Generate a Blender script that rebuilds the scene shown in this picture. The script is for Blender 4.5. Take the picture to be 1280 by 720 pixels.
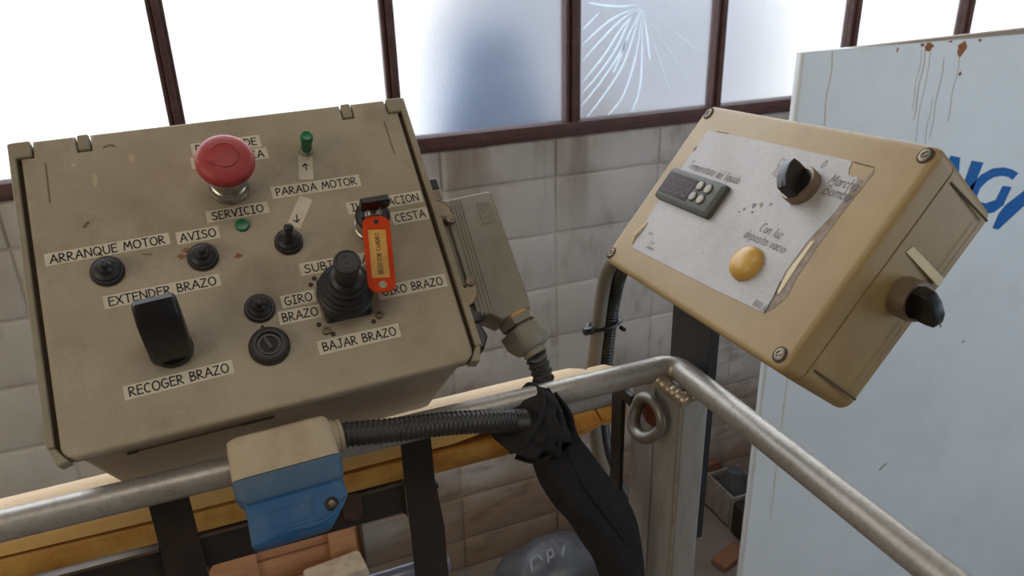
import bpy, bmesh, math, random
from mathutils import Vector, Matrix, noise
random.seed(7)
scn = bpy.context.scene
for o in list(bpy.data.objects): bpy.data.objects.remove(o)
COL = scn.collection
# ------------------------------------------------------------ camera, world, lights, exposure
cam_d = bpy.data.cameras.new('camera'); cam = bpy.data.objects.new('camera', cam_d); COL.objects.link(cam)
cam_d.sensor_width = 36.0; cam_d.sensor_fit = 'HORIZONTAL'; cam_d.lens = 950.0/1280*36
cam.matrix_world = Matrix(((0.92621866, 0.17040022, -0.3362778, 0), (-0.37600309, 0.35316816, -0.85667609, 0),
                           (-0.02721518, 0.91991087, 0.39118195, 2.2), (0, 0, 0, 1)))
cam_d.clip_start = 0.02
cam_d.dof.use_dof = True; cam_d.dof.focus_distance = 0.78; cam_d.dof.aperture_fstop = 11.0
scn.camera = cam
scn.view_settings.view_transform = 'Standard'; scn.view_settings.look = 'None'
scn.view_settings.gamma = 1.0; scn.view_settings.exposure = 0.0; scn.view_settings.use_curve_mapping = False
wd = bpy.data.worlds.new('sky'); scn.world = wd; wd.use_nodes = True
nt = wd.node_tree; bg = nt.nodes['Background']
tc = nt.nodes.new('ShaderNodeTexCoord'); sx = nt.nodes.new('ShaderNodeSeparateXYZ'); rp = nt.nodes.new('ShaderNodeValToRGB')
nt.links.new(tc.outputs['Generated'], sx.inputs[0]); nt.links.new(sx.outputs['Z'], rp.inputs[0]); nt.links.new(rp.outputs[0], bg.inputs[0])
rp.color_ramp.elements[0].position = 0.0; rp.color_ramp.elements[0].color = (1.0, 0.97, 0.93, 1)
rp.color_ramp.elements[1].position = 0.6; rp.color_ramp.elements[1].color = (0.62, 0.78, 1.0, 1)
bg.inputs[1].default_value = 2.4

def area(name, loc, target, sx_, sy_, power, color):
    l = bpy.data.lights.new(name, 'AREA'); l.shape = 'RECTANGLE'; l.size = sx_; l.size_y = sy_
    l.energy = power; l.color = color
    o = bpy.data.objects.new(name, l); COL.objects.link(o); o.location = loc
    o.rotation_euler = (Vector(target)-Vector(loc)).to_track_quat('-Z', 'Y').to_euler()
    return o
sun = bpy.data.lights.new('sun', 'SUN'); sun.energy = 6.0; sun.angle = 0.01; sun.color = (1.0, 0.95, 0.88)
so = bpy.data.objects.new('sun', sun); COL.objects.link(so); so.location = (0, 6, 9)
so.rotation_euler = Vector((0.35, 0.75, -1.0)).to_track_quat('-Z', 'Y').to_euler()
# unseen area lamps: upper panes and warm left daylight; right and overhead fill added
area('upper_window_light', (0.4, 2.18, 3.05), (0.4, 0.2, 1.6), 6.5, 1.0, 62, (0.93, 0.97, 1.0))
area('left_window_light', (-3.85, -0.6, 2.9), (0.0, 0.5, 1.6), 4.5, 1.6, 85, (1.0, 0.88, 0.70))
area('right_fill', (4.6, -2.2, 2.0), (1.9, 1.3, 1.7), 2.6, 3.0, 88, (0.70, 0.86, 1.0))  # unseen lamp added to brighten the white panel, no door modelled
area('overhead_fill', (0.2, -1.0, 4.9), (0.2, -0.6, 0), 3.0, 1.2, 30, (1.0, 0.94, 0.84))  # added overhead fill lamp, the ceiling has no skylight

# ------------------------------------------------------------ helpers
def tag(o, label=None, cat=None, group=None, kind=None):
    if label: o['label'] = label
    if cat: o['category'] = cat
    if group: o['group'] = group
    if kind: o['kind'] = kind
    return o
def empty(name, M, label, cat, group=None):
    o = bpy.data.objects.new(name, None); COL.objects.link(o); o.empty_display_size = 0.05
    o.matrix_world = M
    return tag(o, label, cat, group)
T = Matrix.Translation
def RX(d): return Matrix.Rotation(math.radians(d), 4, 'X')
def RY(d): return Matrix.Rotation(math.radians(d), 4, 'Y')
def RZ(d): return Matrix.Rotation(math.radians(d), 4, 'Z')
def V(*a): return Vector(a)

def rrect(x0, x1, y0, y1, r, n=4):
    r = max(1e-5, min(r, (x1-x0)/2-1e-6, (y1-y0)/2-1e-6)); out = []
    for cx, cy, a0 in ((x1-r, y1-r, 0), (x0+r, y1-r, 90), (x0+r, y0+r, 180), (x1-r, y0+r, 270)):
        for k in range(n+1):
            a = math.radians(a0+90*k/n); out.append((cx+r*math.cos(a), cy+r*math.sin(a)))
    return out
class MB:
    def __init__(s): s.v = []; s.f = []
    def add(s, vs, fs, M=None):
        o = len(s.v)
        for p in vs:
            p = Vector(p); s.v.append(tuple(M @ p) if M else tuple(p))
        for f in fs: s.f.append([i+o for i in f])
        return s
    def loft(s, rings, M=None, cap0=True, cap1=True, closed=True):
        n = len(rings[0]); vs = [p for r in rings for p in r]; fs = []
        for k in range(len(rings)-1):
            for i in range(n if closed else n-1):
                j = (i+1) % n
                fs.append([k*n+i, k*n+j, (k+1)*n+j, (k+1)*n+i])
        if cap0: fs.append(list(range(n))[::-1])
        if cap1: fs.append([(len(rings)-1)*n+i for i in range(n)])
        return s.add(vs, fs, M)
    def rbox(s, x0, x1, y0, y1, z0, z1, r=0.002, b=0.0, n=4, M=None, b0=None):
        """box with corner radius r in plan, edge rounding b at the top and b0 at the bottom"""
        b0 = b if b0 is None else b0
        rings = []
        def ring(ins, z): return [(x, y, z) for x, y in rrect(x0+ins, x1-ins, y0+ins, y1-ins, max(r-ins, 1e-4), n)]
        if b0 > 0:
            for k in range(3):
                a = math.radians(90*k/3); rings.append(ring(b0*(1-math.sin(a)), z0+b0*(1-math.cos(a))))
        rings.append(ring(0, z0+b0)); rings.append(ring(0, z1-b))
        if b > 0:
            for k in range(1, 4):
                a = math.radians(90*k/3); rings.append(ring(b*(1-math.cos(a)), z1-b+b*math.sin(a)))
        return s.loft(rings, M)
    def box(s, x0, x1, y0, y1, z0, z1, M=None, b=0.0):
        if b > 0: return s.rbox(x0, x1, y0, y1, z0, z1, b, b, 1, M)
        return s.loft([[(x0, y0, z), (x1, y0, z), (x1, y1, z), (x0, y1, z)] for z in (z0, z1)], M)
    def lathe(s, prof, n=32, M=None, cap0=True, cap1=True):
        rings = [[(r*math.cos(2*math.pi*i/n), r*math.sin(2*math.pi*i/n), z) for i in range(n)] for r, z in prof]
        return s.loft(rings, M, cap0, cap1)
    def prism(s, poly, z0, z1, M=None, b=0.0):
        a = sum(poly[i][0]*poly[(i+1) % len(poly)][1]-poly[(i+1) % len(poly)][0]*poly[i][1] for i in range(len(poly)))
        if a < 0: poly = poly[::-1]
        if b > 0:
            cx = sum(p[0] for p in poly)/len(poly); cy = sum(p[1] for p in poly)/len(poly)
            ins = []
            m = len(poly)
            for i in range(m):
                p0, p1, p2 = V(*poly[i-1]), V(*poly[i]), V(*poly[(i+1) % m])
                n1 = V(-(p1-p0).y, (p1-p0).x).normalized(); n2 = V(-(p2-p1).y, (p2-p1).x).normalized()
                nn = (n1+n2); nn = nn/max(nn.length, 1e-6)
                q = p1+nn*b/max(0.4, nn.dot(n1)); ins.append((q.x, q.y))
            return s.loft([[(x, y, z0) for x, y in poly], [(x, y, z1-b) for x, y in poly], [(x, y, z1) for x, y in ins]], M)
        return s.loft([[(x, y, z) for x, y in poly] for z in (z0, z1)], M)
    def ribbon(s, pts, w, z, M=None, th=0.0):
        """flat stroke with round ends"""
        h = w/2
        for a, b in zip(pts[:-1], pts[1:]):
            a, b = V(*a), V(*b); d = (b-a)
            if d.length < 1e-7: continue
            d.normalize(); n = V(-d.y, d.x)*h
            q = [(a-n), (b-n), (b+n), (a+n)]
            s.add([(p.x, p.y, z) for p in q], [[0, 1, 2, 3]], M)
        for p in pts:
            s.add([(p[0]+h*math.cos(math.pi*i/4), p[1]+h*math.sin(math.pi*i/4), z) for i in range(8)], [list(range(8))], M)
        return s
    def sweep(s, pts, rfn, seg=14, per=10, M=None, shape=None, cap=True, up=None):
        """round (or shaped) tube along a smooth curve through pts"""
        P = [Vector(p) for p in pts]; path = smooth_path(P, per)
        fr = frames(path, up); rings = []; m = len(path)-1
        for k, (p, (t, n, b)) in enumerate(zip(path, fr)):
            u = k/m; r = rfn(u, k)
            ring = []
            for i in range(seg):
                a = 2*math.pi*i/seg
                c, d = (r*math.cos(a), r*math.sin(a)) if shape is None else shape(u, a, r)
                ring.append(tuple(p+n*c+b*d))
            rings.append(ring)
        return s.loft(rings, M, cap, cap)
    def build(s, name, material, parent=None, smooth=35, label=None, kind=None):
        me = bpy.data.meshes.new(name); me.from_pydata(s.v, [], s.f)
        bm = bmesh.new(); bm.from_mesh(me); bmesh.ops.recalc_face_normals(bm, faces=bm.faces); bm.to_mesh(me); bm.free()
        if smooth:
            for p in me.polygons: p.use_smooth = True
            me.set_sharp_from_angle(angle=math.radians(smooth))
        me.materials.append(material)
        o = bpy.data.objects.new(name, me); COL.objects.link(o)
        if parent: o.parent = parent
        if label: o['label'] = label
        if kind: o['kind'] = kind
        return o
def smooth_path(P, per):
    if len(P) == 2: return [P[0].lerp(P[1], k/per) for k in range(per+1)]
    Q = [P[0]*2-P[1]]+P+[P[-1]*2-P[-2]]; out = []
    for i in range(1, len(Q)-2):
        a, b, c, d = Q[i-1:i+3]
        for k in range(per):
            t = k/per
            out.append(0.5*((2*b)+(c-a)*t+(2*a-5*b+4*c-d)*t*t+(3*b-a-3*c+d)*t**3))
    out.append(P[-1]); return out
def frames(path, up=None):
    fr = []; n = None
    for i, p in enumerate(path):
        t = (path[min(i+1, len(path)-1)]-path[max(i-1, 0)]).normalized()
        if up is not None: n = (up-t*up.dot(t)).normalized()
        elif n is None:
            u = Vector((0, 0, 1)) if abs(t.z) < 0.9 else Vector((1, 0, 0)); n = (u-t*u.dot(t)).normalized()
        else: n = (n-t*n.dot(t)).normalized()
        fr.append((t, n, t.cross(n)))
    return fr

# ------------------------------------------------------------ materials
def srgb(r, g, b):
    f = lambda c: ((c/255+0.055)/1.055)**2.4 if c > 10 else c/255/12.92
    return (f(r), f(g), f(b), 1)
def mat(name, col, rough=0.6, metal=0.0, col2=None, scale=20, amt=0.5, dirt=None, dscale=6, damt=0.5, bump=0.0, bscale=200,
        stretch=(1, 1, 1), coord='Object', spec=0.5, trans=0.0, fine=0.0):
    m = bpy.data.materials.new(name); m.use_nodes = True; nt = m.node_tree; N = nt.nodes; L = nt.links
    bs = N['Principled BSDF']; bs.inputs['Roughness'].default_value = rough; bs.inputs['Metallic'].default_value = metal
    bs.inputs['Specular IOR Level'].default_value = spec
    bs.inputs['Transmission Weight'].default_value = trans
    if coord == 'World':
        g = N.new('ShaderNodeNewGeometry'); src = g.outputs['Position']
    else:
        g = N.new('ShaderNodeTexCoord'); src = g.outputs['Object']
    mp = N.new('ShaderNodeMapping'); mp.inputs['Scale'].default_value = stretch; L.new(src, mp.inputs[0])
    cur = None
    def rgb(c):
        n = N.new('ShaderNodeRGB'); n.outputs[0].default_value = c; return n.outputs[0]
    cur = rgb(col)
    def mixin(cur, c2, sc, amount, lo=0.4, hi=0.65, det=6):
        no = N.new('ShaderNodeTexNoise'); no.inputs['Scale'].default_value = sc; no.inputs['Detail'].default_value = det
        no.inputs['Roughness'].default_value = 0.65
        L.new(mp.outputs[0], no.inputs['Vector'])
        mr = N.new('ShaderNodeMapRange'); mr.inputs['From Min'].default_value = lo; mr.inputs['From Max'].default_value = hi
        mr.inputs['To Max'].default_value = amount; L.new(no.outputs['Fac'], mr.inputs['Value'])
        mx = N.new('ShaderNodeMix'); mx.data_type = 'RGBA'; L.new(mr.outputs[0], mx.inputs[0]); L.new(cur, mx.inputs[6]); mx.inputs[7].default_value = c2
        return mx.outputs[2], no
    if col2: cur, _ = mixin(cur, col2, scale, amt)
    if dirt: cur, _ = mixin(cur, dirt, dscale, damt, 0.5, 0.75, 8)
    if fine: cur, _ = mixin(cur, tuple(c*0.45 for c in col[:3])+(1,), 450, fine, 0.45, 0.75, 2)
    L.new(cur, bs.inputs['Base Color'])
    if bump:
        no = N.new('ShaderNodeTexNoise'); no.inputs['Scale'].default_value = bscale; no.inputs['Detail'].default_value = 4
        L.new(mp.outputs[0], no.inputs['Vector'])
        bp = N.new('ShaderNodeBump'); bp.inputs['Strength'].default_value = bump; bp.inputs['Distance'].default_value = 0.001
        L.new(no.outputs['Fac'], bp.inputs['Height']); L.new(bp.outputs[0], bs.inputs['Normal'])
    return m
M = {}
M['panel'] = mat('grey_beige_plastic', srgb(170, 155, 132), 0.5, 0, srgb(152, 136, 111), 9, 0.7, srgb(112, 94, 70), 11, 0.62, 0.15, 500, fine=0.3)
M['body'] = mat('grey_body_plastic', srgb(150, 140, 124), 0.38, 0, srgb(132, 122, 106), 12, 0.6, srgb(104, 86, 70), 22, 0.5, 0.1, 400)
M['rim'] = mat('grey_rim_plastic', srgb(150, 138, 114), 0.55, 0, srgb(128, 114, 92), 20, 0.6)
M['groove'] = mat('dark_gap_dirt', srgb(70, 58, 44), 0.9)
M['paper'] = mat('label_tape', srgb(212, 200, 178), 0.6, 0, srgb(196, 182, 156), 60, 0.6)
M['ink'] = mat('black_ink', srgb(28, 24, 26), 0.6)
M['rubber'] = mat('black_rubber', srgb(33, 31, 32), 0.45, 0, srgb(58, 52, 48), 90, 0.35)
M['blackplastic'] = mat('black_plastic', srgb(18, 16, 16), 0.38, 0, srgb(44, 42, 42), 50, 0.35)
M['red'] = mat('dull_red_plastic', srgb(172, 58, 58), 0.5, 0, srgb(150, 52, 50), 60, 0.6, srgb(106, 60, 52), 70, 0.35, 0.1, 400)
M['reddark'] = mat('red_arrow_relief', srgb(150, 42, 40), 0.5)
M['chrome'] = mat('worn_chrome', srgb(190, 186, 178), 0.28, 0.9, srgb(120, 112, 100), 120, 0.6)
M['screw'] = mat('dull_screw', srgb(120, 108, 90), 0.45, 0.8, srgb(70, 58, 46), 200, 0.6)
M['green'] = mat('green_lens', srgb(20, 110, 66), 0.3, 0, srgb(14, 84, 52), 150, 0.5)
M['orange'] = mat('orange_tag_plastic', srgb(206, 62, 8), 0.6, spec=0.2)
M['tagpaper'] = mat('tag_paper', srgb(222, 170, 84), 0.6, 0, srgb(200, 146, 62), 60, 0.6)
M['hood'] = mat('grey_green_hood', srgb(140, 132, 116), 0.55, 0, srgb(124, 116, 100), 30, 0.6, None, 1, 0, 0.2, 900, fine=0.3)
M['hoodmetal'] = mat('latch_metal', srgb(142, 126, 106), 0.45, 0.6, srgb(110, 92, 74), 80, 0.6)
M['amber'] = mat('amber_seal', srgb(196, 150, 72), 0.5)
M['conduit'] = mat('black_conduit', srgb(42, 38, 36), 0.42, 0, srgb(62, 54, 48), 60, 0.5)
M['beigehouse'] = mat('beige_housing', srgb(182, 164, 136), 0.6, 0, srgb(160, 140, 112), 25, 0.7, srgb(140, 104, 70), 30, 0.4, 0.2, 600)
M['bluedull'] = mat('dusty_blue', srgb(66, 92, 118), 0.6, 0, srgb(80, 100, 116), 40, 0.6)
M['blue'] = mat('blue_plastic', srgb(12, 76, 124), 0.55, 0, srgb(40, 88, 126), 22, 0.7, srgb(110, 110, 104), 40, 0.3)
M['rail'] = mat('scuffed_aluminium', srgb(176, 170, 162), 0.40, 0.55, srgb(158, 151, 142), 25, 0.5, srgb(104, 92, 78), 160, 0.5, 0.2, 900)
M['post'] = mat('grey_post_metal', srgb(158, 154, 148), 0.5, 0.3, srgb(138, 132, 124), 14, 0.7, srgb(84, 70, 54), 50, 0.4, 0.2, 500, stretch=(1, 1, 0.25))
M['weld'] = mat('weld_metal', srgb(180, 168, 148), 0.38, 0.65, srgb(140, 120, 96), 90, 0.6, None, 1, 0, 0.3, 300)
M['ring'] = mat('ring_steel', srgb(132, 128, 120), 0.42, 0.6, srgb(112, 100, 84), 60, 0.6)
M['rust'] = mat('red_rust', srgb(110, 48, 24), 0.9, 0, srgb(70, 34, 22), 120, 0.6, None, 1, 0, 0.6, 300)
M['sack'] = mat('dark_sack_cloth', srgb(72, 72, 78), 0.8, 0, srgb(54, 54, 60), 12, 0.6)
M['rustdark'] = mat('dark_rust', srgb(66, 42, 32), 0.9, 0, srgb(44, 32, 26), 90, 0.7, None, 1, 0, 0.6, 300)
M['darksteel'] = mat('black_painted_steel', srgb(42, 35, 28), 0.55, 0.2, srgb(32, 30, 32), 25, 0.6, srgb(78, 48, 28), 40, 0.35, 0.3, 400)
M['wornedge'] = mat('worn_steel_edge', srgb(96, 82, 64), 0.5, 0.4, srgb(70, 58, 46), 60, 0.6)
M['blackbar'] = mat('black_bar', srgb(22, 21, 25), 0.5, 0, srgb(40, 38, 42), 60, 0.5)
M['tan'] = mat('yellowed_plastic', srgb(158, 134, 92), 0.5, 0, srgb(143, 118, 78), 9, 0.7, srgb(126, 100, 68), 16, 0.45, 0.1, 500, fine=0.15)
M['tanside'] = M['tan']
M['silver'] = mat('silver_sticker', srgb(162, 157, 154), 0.5, 0.1, srgb(148, 143, 140), 14, 0.6, srgb(134, 116, 106), 12, 0.4, fine=0.3)
M['greytext'] = mat('faded_grey_print', srgb(92, 88, 88), 0.6)
M['grime'] = mat('grime_film', srgb(126, 112, 100), 0.85, 0, srgb(160, 148, 136), 120, 0.7)
M['paleglue'] = mat('old_glue', srgb(204, 190, 158), 0.7)
M['thermo'] = mat('thermostat_grey', srgb(72, 74, 68), 0.6, 0, srgb(84, 86, 78), 60, 0.5)
M['screen'] = mat('dark_screen', srgb(66, 56, 56), 0.6, spec=0.2)
M['segment'] = mat('screen_segment', srgb(80, 69, 68), 0.6)
M['btn'] = mat('pale_button', srgb(140, 134, 118), 0.45)
M['lamp'] = mat('yellow_lamp', srgb(194, 154, 76), 0.35, 0, srgb(180, 136, 62), 60, 0.5)
M['collar'] = mat('brown_grey_collar', srgb(128, 112, 96), 0.4, 0.5, srgb(92, 76, 62), 80, 0.5)
M['tape'] = mat('pale_tape', srgb(214, 202, 166), 0.6)
M['hose'] = mat('grey_hose', srgb(120, 110, 96), 0.5, 0, srgb(104, 94, 80), 20, 0.5)
M['letterblue'] = mat('blue_letter', srgb(0, 98, 176), 0.5, spec=0.2)
M['brownsteel'] = mat('brown_window_steel', srgb(86, 52, 46), 0.6, 0, srgb(58, 40, 38), 40, 0.6, srgb(110, 84, 70), 18, 0.5, coord='World')
M['tarp'] = mat('outside_grey', srgb(128, 144, 170), 0.8, 0, srgb(170, 184, 204), 1.8, 0.9)
M['wood'] = mat('orange_wood', srgb(188, 136, 96), 0.75, 0, srgb(162, 108, 72), 16, 0.7, srgb(110, 68, 48), 30, 0.4, stretch=(0.35, 1, 1.6))
M['lightblock'] = mat('pale_rubble', srgb(190, 172, 148), 0.9, 0, srgb(150, 130, 108), 20, 0.6, None, 1, 0, 0.6, 60)
M['bag'] = mat('grey_plastic_bag', srgb(100, 104, 112), 0.35, 0, srgb(80, 82, 88), 12, 0.6)
M['bagprint'] = mat('white_bag_print', srgb(150, 156, 166), 0.6)
M['casegrey'] = mat('grey_case', srgb(136, 128, 118), 0.7, 0, srgb(96, 90, 84), 20, 0.6)
M['caseorange'] = mat('orange_case', srgb(214, 106, 30), 0.6, 0, srgb(120, 56, 24), 22, 0.7)
M['brick'] = mat('brown_wood_scrap', srgb(128, 84, 60), 0.85, 0, srgb(96, 66, 50), 30, 0.6)
M['bluetube'] = mat('pale_blue_tube', srgb(140, 146, 164), 0.35, 0.5)
M['floor'] = mat('dusty_concrete', srgb(122, 110, 100), 0.9, 0, srgb(98, 88, 80), 6, 0.7, srgb(140, 124, 106), 20, 0.5, 0.3, 80, coord='World')
M['ground'] = mat('pale_yard_ground', srgb(205, 200, 192), 0.9, 0, srgb(190, 184, 176), 2, 0.6, coord='World')
M['plain'] = mat('plain_plaster', srgb(150, 144, 136), 0.9, 0, srgb(132, 126, 118), 3, 0.6, coord='World')

# foam: yellow, paler above the slit, cream towards the top
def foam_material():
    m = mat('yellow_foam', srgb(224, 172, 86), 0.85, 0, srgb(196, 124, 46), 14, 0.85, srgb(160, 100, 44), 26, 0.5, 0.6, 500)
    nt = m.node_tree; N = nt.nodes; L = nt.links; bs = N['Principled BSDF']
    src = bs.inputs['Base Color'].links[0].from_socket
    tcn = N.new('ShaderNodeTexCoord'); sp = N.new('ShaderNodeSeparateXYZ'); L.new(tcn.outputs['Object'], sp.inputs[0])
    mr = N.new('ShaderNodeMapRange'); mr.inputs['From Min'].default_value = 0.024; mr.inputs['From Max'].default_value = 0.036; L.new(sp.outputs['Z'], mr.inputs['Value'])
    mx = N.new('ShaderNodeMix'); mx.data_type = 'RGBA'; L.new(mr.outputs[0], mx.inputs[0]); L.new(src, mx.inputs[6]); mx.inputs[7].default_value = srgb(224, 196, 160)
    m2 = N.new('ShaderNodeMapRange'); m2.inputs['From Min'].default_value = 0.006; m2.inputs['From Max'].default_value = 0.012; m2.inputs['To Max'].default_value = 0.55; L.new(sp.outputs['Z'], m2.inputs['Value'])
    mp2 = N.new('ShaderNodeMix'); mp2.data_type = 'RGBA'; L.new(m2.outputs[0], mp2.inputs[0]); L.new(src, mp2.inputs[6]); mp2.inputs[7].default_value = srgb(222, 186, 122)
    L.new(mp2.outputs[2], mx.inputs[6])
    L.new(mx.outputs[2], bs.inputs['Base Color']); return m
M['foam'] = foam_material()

# painted block wall: vertical grime runs, brown band near the foot
def wall_material():
    m = bpy.data.materials.new('painted_block'); m.use_nodes = True; nt = m.node_tree; N = nt.nodes; L = nt.links
    bs = N['Principled BSDF']; bs.inputs['Roughness'].default_value = 0.85
    g = N.new('ShaderNodeNewGeometry')
    def nz(scale, stretch, det=5):
        mp = N.new('ShaderNodeMapping'); mp.inputs['Scale'].default_value = stretch; L.new(g.outputs['Position'], mp.inputs[0])
        n = N.new('ShaderNodeTexNoise'); n.inputs['Scale'].default_value = scale; n.inputs['Detail'].default_value = det; L.new(mp.outputs[0], n.inputs['Vector']); return n.outputs['Fac']
    def rng(s, a, b, c=0.0, d=1.0):
        r = N.new('ShaderNodeMapRange'); L.new(s, r.inputs['Value'])
        for k, v in zip(('From Min', 'From Max', 'To Min', 'To Max'), (a, b, c, d)): r.inputs[k].default_value = v
        return r.outputs[0]
    def mix(f, a, b):
        x = N.new('ShaderNodeMix'); x.data_type = 'RGBA'; L.new(f, x.inputs[0])
        for s, i in ((a, 6), (b, 7)):
            if isinstance(s, tuple): x.inputs[i].default_value = s
            else: L.new(s, x.inputs[i])
        return x.outputs[2]
    def mul(a, b):
        x = N.new('ShaderNodeMath'); x.operation = 'MULTIPLY'; L.new(a, x.inputs[0]); L.new(b, x.inputs[1]); return x.outputs[0]
    c = mix(rng(nz(3.0, (1, 1, 1)), 0.35, 0.7), srgb(202, 198, 194), srgb(182, 176, 170))
    sz = N.new('ShaderNodeSeparateXYZ'); L.new(g.outputs['Position'], sz.inputs[0])
    runs = mul(rng(nz(9, (1, 1, 0.12)), 0.5, 0.68, 0, 0.75), rng(sz.outputs['Z'], 1.2, 1.65))
    c = mix(runs, c, srgb(132, 116, 100))
    c = mix(rng(nz(16, (1, 1, 0.5), 8), 0.56, 0.72, 0, 0.45), c, srgb(134, 116, 98))
    # brown plaster and splashes near the foot of the wall, ragged edge
    ad = N.new('ShaderNodeMath'); ad.operation = 'ADD'; L.new(sz.outputs['Z'], ad.inputs[0]); L.new(rng(nz(4, (0.6, 1, 1.5), 8), 0.3, 0.7, -0.25, 0.25), ad.inputs[1])
    c = mix(rng(ad.outputs[0], 0.75, 0.25, 0, 0.85), c, srgb(136, 110, 88))
    c = mix(mul(rng(nz(12, (0.6, 1, 1.7), 8), 0.55, 0.68, 0, 0.5), rng(sz.outputs['Z'], 0.95, 0.55)), c, srgb(104, 82, 66))
    # warmer tone towards the left end of the wall
    c = mix(rng(sz.outputs['X'], 0.6, -0.3, 0, 0.5), c, srgb(176, 160, 136))
    L.new(c, bs.inputs['Base Color'])
    bp = N.new('ShaderNodeBump'); bp.inputs['Strength'].default_value = 0.5; bp.inputs['Distance'].default_value = 0.003
    L.new(nz(45, (1, 1, 1), 6), bp.inputs['Height']); L.new(bp.outputs[0], bs.inputs['Normal'])
    return m
M['block'] = wall_material()
M['mortar'] = mat('mortar', srgb(136, 122, 106), 0.95, 0, srgb(108, 92, 76), 10, 0.6, coord='World')
# white cabinet: faint runs of rust below its top edge
M['white'] = mat('white_enamel', srgb(222, 226, 230), 0.42, 0, srgb(212, 217, 221), 2.5, 0.7, srgb(200, 197, 190), 5, 0.2, coord='World')
M['ruststain'] = mat('rust_stain', srgb(150, 104, 70), 0.8, 0, srgb(120, 78, 50), 60, 0.7)
M['softline'] = mat('scored_line_brown', srgb(122, 108, 86), 0.8)  # flat brown shared by the scored lines and the dirt marks
M['palescrape'] = mat('pale_scrape', srgb(184, 168, 138), 0.7)
M['palestain'] = mat('pale_rust_run', srgb(216, 194, 162), 0.6)
M['panelrust'] = mat('orange_rust', srgb(172, 106, 62), 0.8, 0, srgb(120, 70, 42), 40, 0.7)
M['mastic'] = mat('tan_mastic', srgb(160, 146, 130), 0.8)

def glass_material():
    m = bpy.data.materials.new('frosted_glass'); m.use_nodes = True; nt = m.node_tree; N = nt.nodes; L = nt.links
    N.remove(N['Principled BSDF']); out = N['Material Output']
    rf = N.new('ShaderNodeBsdfRefraction'); rf.inputs['Roughness'].default_value = 0.45; rf.inputs['IOR'].default_value = 1.25
    gl = N.new('ShaderNodeBsdfGlossy'); gl.inputs['Roughness'].default_value = 0.25; gl.inputs['Color'].default_value = (0.9, 0.95, 1, 1)
    tcn = N.new('ShaderNodeNewGeometry'); no = N.new('ShaderNodeTexNoise'); no.inputs['Scale'].default_value = 90; L.new(tcn.outputs['Position'], no.inputs['Vector'])
    bp = N.new('ShaderNodeBump'); bp.inputs['Strength'].default_value = 0.25; bp.inputs['Distance'].default_value = 0.002; L.new(no.outputs['Fac'], bp.inputs['Height'])
    L.new(bp.outputs[0], rf.inputs['Normal']); L.new(bp.outputs[0], gl.inputs['Normal'])
    mx = N.new('ShaderNodeMixShader'); mx.inputs[0].default_value = 0.05
    L.new(rf.outputs[0], mx.inputs[1]); L.new(gl.outputs[0], mx.inputs[2]); L.new(mx.outputs[0], out.inputs[0]); return m
M['glass'] = glass_material()
def crack_material():
    m = bpy.data.materials.new('crack_sliver'); m.use_nodes = True; nt = m.node_tree; N = nt.nodes; L = nt.links
    bs = N['Principled BSDF']; out = N['Material Output']
    bs.inputs['Base Color'].default_value = (0.75, 0.88, 1, 1); bs.inputs['Roughness'].default_value = 0.2
    tr = N.new('ShaderNodeBsdfTranslucent'); tr.inputs[0].default_value = (0.92, 0.97, 1, 1)
    mx = N.new('ShaderNodeMixShader'); mx.inputs[0].default_value = 0.92
    L.new(bs.outputs[0], mx.inputs[1]); L.new(tr.outputs[0], mx.inputs[2]); L.new(mx.outputs[0], out.inputs[0]); return m
M['crack'] = crack_material()

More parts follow.
